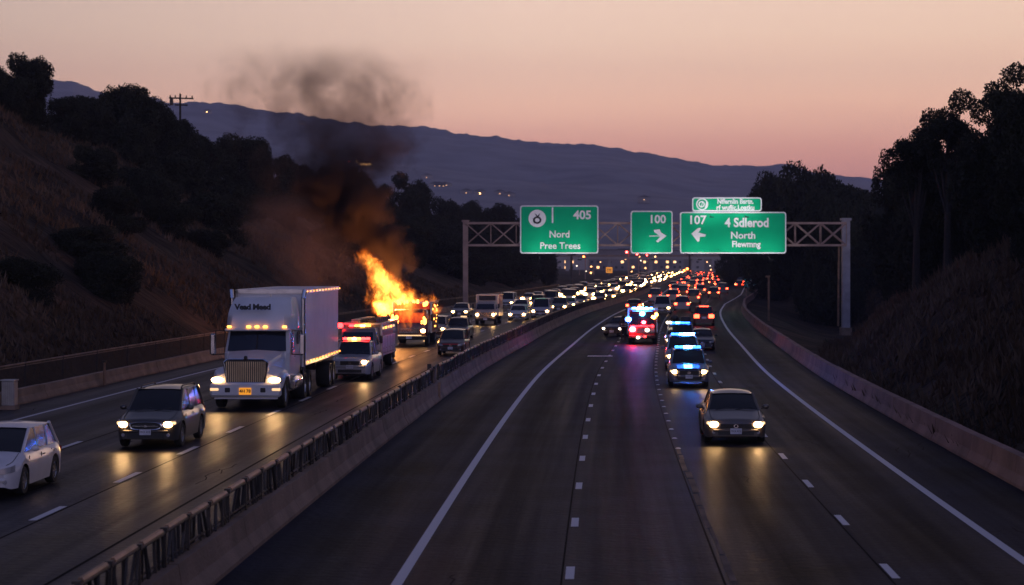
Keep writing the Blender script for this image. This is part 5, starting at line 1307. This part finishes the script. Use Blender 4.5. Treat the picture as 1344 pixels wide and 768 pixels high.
# ---------------------------------------------------------------- figure beside the dark sedan
def person(x, y, rz, label):
    pts = {'pelvis': (0, 0, .95), 'chest': (0, -.02, 1.32), 'neck': (0, -.02, 1.48), 'head': (0, -.03, 1.60), 'top': (0, -.03, 1.74),
           'shl': (-.19, -.02, 1.40), 'ell': (-.27, -.03, 1.14), 'hal': (-.25, -.16, .93), 'shr': (.19, -.02, 1.40), 'elr': (.26, -.02, 1.13), 'har': (.27, -.12, .88),
           'hil': (-.10, 0, .90), 'knl': (-.12, -.06, .50), 'anl': (-.13, .06, .09), 'tol': (-.14, -.12, .04), 'hir': (.10, 0, .90), 'knr': (.12, -.02, .50), 'anr': (.14, .03, .09), 'tor': (.15, -.14, .04)}
    rad = dict(pelvis=.15, chest=.17, neck=.06, head=.095, top=.08, shl=.08, ell=.055, hal=.045, shr=.08, elr=.055, har=.045, hil=.10, knl=.07, anl=.055, tol=.045, hir=.10, knr=.07, anr=.055, tor=.045)
    ed = [('pelvis', 'chest'), ('chest', 'neck'), ('neck', 'head'), ('head', 'top'), ('chest', 'shl'), ('shl', 'ell'), ('ell', 'hal'), ('chest', 'shr'), ('shr', 'elr'), ('elr', 'har'), ('pelvis', 'hil'), ('hil', 'knl'), ('knl', 'anl'), ('anl', 'tol'), ('pelvis', 'hir'), ('hir', 'knr'), ('knr', 'anr'), ('anr', 'tor')]
    k = list(pts); me = bpy.data.meshes.new('person'); me.from_pydata([pts[n] for n in k], [(k.index(a), k.index(b_)) for a, b_ in ed], []); me.materials.append(M['cloth'])
    o = bpy.data.objects.new('person', me); COL.objects.link(o); sk = o.modifiers.new('skin', 'SKIN'); sk.use_smooth_shade = True
    for i, n in enumerate(k): me.skin_vertices[0].data[i].radius = (rad[n], rad[n]*.85)
    me.skin_vertices[0].data[0].use_root = True
    o.modifiers.new('sub', 'SUBSURF').levels = 1; o.modifiers['sub'].render_levels = 1
    o.location = (x, y, 0.01); o.rotation_euler = (0, 0, rz); tag(o, label, 'person')
    b = MB(); b.ball((0, -.03, 1.72), .125, 12, 8, (1, 1.1, .8)); b.lathe([(.125, 0), (.17, -.01), (.17, .005), (.12, .02)], 'Z', (0, -.04, 1.69), 14); b.build('helmet', M['black'], o, True)
    b = MB(); b.box((0, -.02, 1.18), (.37, .25, .05)); b.box((0, -.02, 1.02), (.36, .25, .05)); b.build('reflective_stripe', M['signwhite'], o)
    for s in (-1, 1):
        hx, hy, hz = pts['hal' if s < 0 else 'har']; b = MB(); b.box((hx, hy, hz), (.035, .07, .08))
        for q in range(4): b.path([(hx, hy-.03+q*.02, hz-.03), (hx, hy-.035+q*.02, hz-.07), (hx-s*.015, hy-.035+q*.02, hz-.10+abs(q-1.5)*.01)], .009, 5)
        b.path([(hx, hy-.04, hz+.01), (hx-s*.01, hy-.065, hz-.03)], .01, 5); b.build('hand', M['skin'], o)
    return o
M['cloth'] = mat('turnout_coat', (.06, .035, .03), .8); M['skin'] = mat('skin', (.35, .20, .14), .6)
p = G(818, 447); person(p.x, p.y, .3, 'firefighter in dark gear standing between the dark sedan and the fire engine')
# ---------------------------------------------------------------- volumes
class NG:
    def __init__(s, t): s.t = t
    def m(s, op, *a, clamp=False):
        n = nd(s.t, 'ShaderNodeMath', operation=op); n.use_clamp = clamp
        for i, x in enumerate(a):
            if isinstance(x, (int, float)): n.inputs[i].default_value = x
            else: s.t.links.new(x, n.inputs[i])
        return n.outputs[0]
    def curve(s, x, pts, lo, hi):      # x in 0..1
        n = nd(s.t, 'ShaderNodeFloatCurve'); c = n.mapping.curves[0]
        P = [(a, (b-lo)/(hi-lo)) for a, b in pts]
        c.points[0].location = P[0]; c.points[1].location = P[-1]
        for p in P[1:-1]: c.points.new(*p)
        n.mapping.update(); s.t.links.new(x, n.inputs['Value'])
        return s.m('MULTIPLY_ADD', n.outputs[0], hi-lo, lo)
    def noise(s, vec, scale, detail=4, rough=.55, dist=0.0):
        n = nd(s.t, 'ShaderNodeTexNoise'); n.inputs['Scale'].default_value = scale; n.inputs['Detail'].default_value = detail; n.inputs['Roughness'].default_value = rough; n.inputs['Distortion'].default_value = dist
        s.t.links.new(vec, n.inputs['Vector']); return n.outputs[0]
def plume(name, origin, zmax, cx, rad, dens, box, ncfg, fire=False, color=(.125, .09, .078), depth=1.0, stepr=.35, strength=1.0):
    m = bpy.data.materials.new(name); m.use_nodes = True; t = m.node_tree; t.nodes.clear(); g = NG(t)
    o_ = nd(t, 'ShaderNodeOutputMaterial'); tcn = nd(t, 'ShaderNodeTexCoord'); s = nd(t, 'ShaderNodeSeparateXYZ')
    mp = nd(t, 'ShaderNodeMapping'); mp.inputs['Scale'].default_value = ncfg.get('sc', (1, 1, 1)); t.links.new(tcn.outputs['Object'], mp.inputs[0])
    t.links.new(tcn.outputs['Object'], s.inputs[0]); x, y, z = s.outputs
    wn = nd(t, 'ShaderNodeTexNoise'); wn.inputs['Scale'].default_value = ncfg['warp_s']; wn.inputs['Detail'].default_value = 3; t.links.new(tcn.outputs['Object'], wn.inputs['Vector'])
    ws = nd(t, 'ShaderNodeSeparateColor'); t.links.new(wn.outputs['Color'], ws.inputs[0])
    tt = g.m('DIVIDE', z, zmax, clamp=True)
    c = g.curve(tt, cx, -12, 12); r = g.curve(tt, rad, 0, 10); d_ = g.curve(tt, dens, 0, 4)
    amp = g.m('MULTIPLY', r, ncfg['warp'])
    wx = g.m('MULTIPLY', g.m('SUBTRACT', ws.outputs[0], .5), amp); wy = g.m('MULTIPLY', g.m('SUBTRACT', ws.outputs[1], .5), amp)
    u = g.m('DIVIDE', g.m('ADD', g.m('SUBTRACT', x, c), wx), r); v = g.m('DIVIDE', g.m('ADD', y, wy), g.m('MULTIPLY', r, depth))
    dist = g.m('SQRT', g.m('ADD', g.m('MULTIPLY', u, u), g.m('MULTIPLY', v, v)))
    n = g.noise(mp.outputs[0], ncfg['scale'], ncfg.get('detail', 5), ncfg.get('rough', .6), ncfg.get('dist', .3))
    e = g.m('ADD', g.m('SUBTRACT', 1.0, dist), g.m('MULTIPLY', g.m('SUBTRACT', n, .5), ncfg['amp']))
    sh = g.m('MULTIPLY', e, ncfg['sharp'], clamp=True)
    hv = g.m('MULTIPLY', sh, d_)
    top = g.m('MULTIPLY', g.m('SUBTRACT', 1.0, g.m('DIVIDE', z, zmax)), 6, clamp=True); bot = g.m('MULTIPLY', g.m('ADD', z, .3), 3, clamp=True)
    hv = g.m('MULTIPLY', g.m('MULTIPLY', hv, top), bot)
    pv = nd(t, 'ShaderNodeVolumePrincipled')
    if fire:
        n2 = g.noise(mp.outputs[0], ncfg['scale']*2.3, 4, .6, .6)
        hot = g.m('POWER', g.m('MULTIPLY', hv, g.m('MULTIPLY', n2, 1.9)), 2.2)
        rp = nd(t, 'ShaderNodeValToRGB'); E = rp.color_ramp.elements
        E[0].position = 0; E[0].color = (1, .10, .004, 1); E[1].position = .9; E[1].color = (1, .36, .055, 1); q = E.new(.35); q.color = (1, .19, .012, 1)
        t.links.new(hv, rp.inputs[0]); t.links.new(rp.outputs[0], pv.inputs['Emission Color'])
        t.links.new(g.m('MULTIPLY', hot, strength), pv.inputs['Emission Strength'])
        t.links.new(g.m('MULTIPLY', hv, .5), pv.inputs['Density']); pv.inputs['Color'].default_value = (.1, .06, .04, 1)
    else:
        t.links.new(hv, pv.inputs['Density']); pv.inputs['Color'].default_value = (*color, 1); pv.inputs['Anisotropy'].default_value = .2
    t.links.new(pv.outputs[0], o_.inputs['Volume'])
    m.cycles.volume_step_rate = stepr
    b = MB(); x0, x1, y0, y1, z0, z1 = box
    b.box(((x0+x1)/2, (y0+y1)/2, (z0+z1)/2), (x1-x0, y1-y0, z1-z0))
    o = b.build(name, m); o.location = origin; return o
FY = 141.5
fo = A(538, 404, FY)     # roof of the burning truck
s_ = F/FY
def rx(px): return (px-538)/s_
fl = plume('flames', (fo.x, FY, fo.z-.25), 4.6, [(0, -.1), (.15, -.5), (.35, -1.25), (.6, -2.2), (.8, -2.8), (1, -3.05)], [(0, 2.2), (.15, 1.85), (.35, 1.35), (.6, .95), (.85, .7), (1, .4)],
           [(0, 1.0), (.5, .9), (1, .5)], (-5.2, 2.4, -1.9, 2.0, -.2, 4.7),
           dict(warp_s=.6, warp=1.3, scale=1.0, amp=4.2, sharp=1.5, sc=(1, 1, .65), detail=7, rough=.70, dist=1.4), True, depth=.7, stepr=.2, strength=7.5)
tag(fl, 'bright orange flames leaning left off the roof of the burning truck', 'fire')
fl2 = plume('flames', (fo.x-1.55, FY-.6, fo.z-1.9), 2.6, [(0, 0), (.5, -.15), (1, -.5)], [(0, .35), (.4, .55), (1, .7)], [(0, .5), (.5, .9), (1, 1)], (-1.9, 1.2, -.8, .9, -.2, 2.7),
           dict(warp_s=.9, warp=1.0, scale=1.3, amp=2.3, sharp=2.2, sc=(1, 1, .6), detail=5, rough=.65, dist=1.0), True, depth=.8, stepr=.3, strength=16)
tag(fl2, 'thin flames running down the left side of the burning truck', 'fire')
fl3 = plume('flames', (fo.x+.05, FY-3.9, 1.15), 2.4, [(0, 0), (.5, -.1), (1, -.5)], [(0, 1.0), (.4, 1.25), (1, 1.1)], [(0, .45), (.4, .6), (1, .8)], (-1.9, 1.7, -.7, .7, -.2, 2.5),
           dict(warp_s=.9, warp=1.1, scale=1.5, amp=3.4, sharp=1.8, sc=(1, 1, .6), detail=5, rough=.68, dist=1.2), True, depth=.5, stepr=.3, strength=7)
tag(fl3, 'ragged flames licking over the cab front of the burning truck', 'fire')
def dsp(py): return (345-py)/s_+H0
so_ = A(505, 345, FY+.6); z00 = so_.z-1.2; Hs = dsp(52)-z00
def tz_(py): return (dsp(py)-z00)/Hs
sm = plume('smoke', (so_.x, FY+.8, z00), Hs, [(0, .5)]+[(tz_(a), (b_-505)/s_) for a, b_ in ((345, 514), (315, 492), (285, 464), (250, 444), (215, 440), (180, 448), (140, 430), (100, 408))]+[(1, -5.5)],
           [(0, 1.1)]+[(tz_(a), b_) for a, b_ in ((345, 1.5), (315, 2.2), (285, 2.9), (250, 3.4), (215, 4.2), (180, 5.4), (140, 6.6), (100, 7.0))]+[(1, 5.5)],
           [(0, 1.4)]+[(tz_(a), b_) for a, b_ in ((345, 4.0), (315, 4.0), (285, 4.0), (250, 2.6), (215, 1.0), (180, .42), (140, .30), (100, .26))]+[(1, .10)],
           (-13, 5.2, -4.5, 4.8, -.2, Hs+.1), dict(warp_s=.17, warp=1.2, scale=.42, amp=4.4, sharp=.8, sc=(1, 1, .9), detail=7, rough=.62, dist=.5), depth=.8, stepr=.30)
tag(sm, 'dark smoke column billowing up and left from the burning truck', 'smoke', kind='stuff')
sd_ = A(395, 345, FY+3)
sm2 = plume('smoke', (sd_.x, FY+3.2, 3.2), 7.5, [(0, .8), (.5, .3), (1, -1.0)], [(0, 2.8), (.4, 4.4), (1, 3.4)], [(0, .12), (.4, .24), (1, .16)], (-6.4, 6.0, -3.2, 3.2, -.2, 7.6),
            dict(warp_s=.2, warp=.9, scale=.3, amp=2.4, sharp=.9, detail=6, rough=.6), depth=.7, stepr=.4, color=(.48, .34, .29))
tag(sm2, 'thin brown smoke drifting over the slope left of the plume', 'smoke', kind='stuff')
plight((fo.x-1.2, FY-.9, fo.z+1.5), (1, .38, .10), 2300, .9)
plight((fo.x-2.0, FY-.2, fo.z+3.2), (1, .34, .08), 180, .8)

# ---------------------------------------------------------------- haze
m = bpy.data.materials.new('haze'); m.use_nodes = True; t = m.node_tree; t.nodes.clear(); o_ = nd(t, 'ShaderNodeOutputMaterial'); pv = nd(t, 'ShaderNodeVolumePrincipled')
pv.inputs['Color'].default_value = (.66, .72, 1.0, 1); pv.inputs['Density'].default_value = HAZE; pv.inputs['Anisotropy'].default_value = 0
t.links.new(pv.outputs[0], o_.inputs['Volume'])
b = MB(); b.box((0, 2950, 300), (18400, 6800, 620)); hz_ = b.build('haze', m); hz_['kind'] = 'stuff'; hz_['label'] = 'thin dusk haze over the valley'
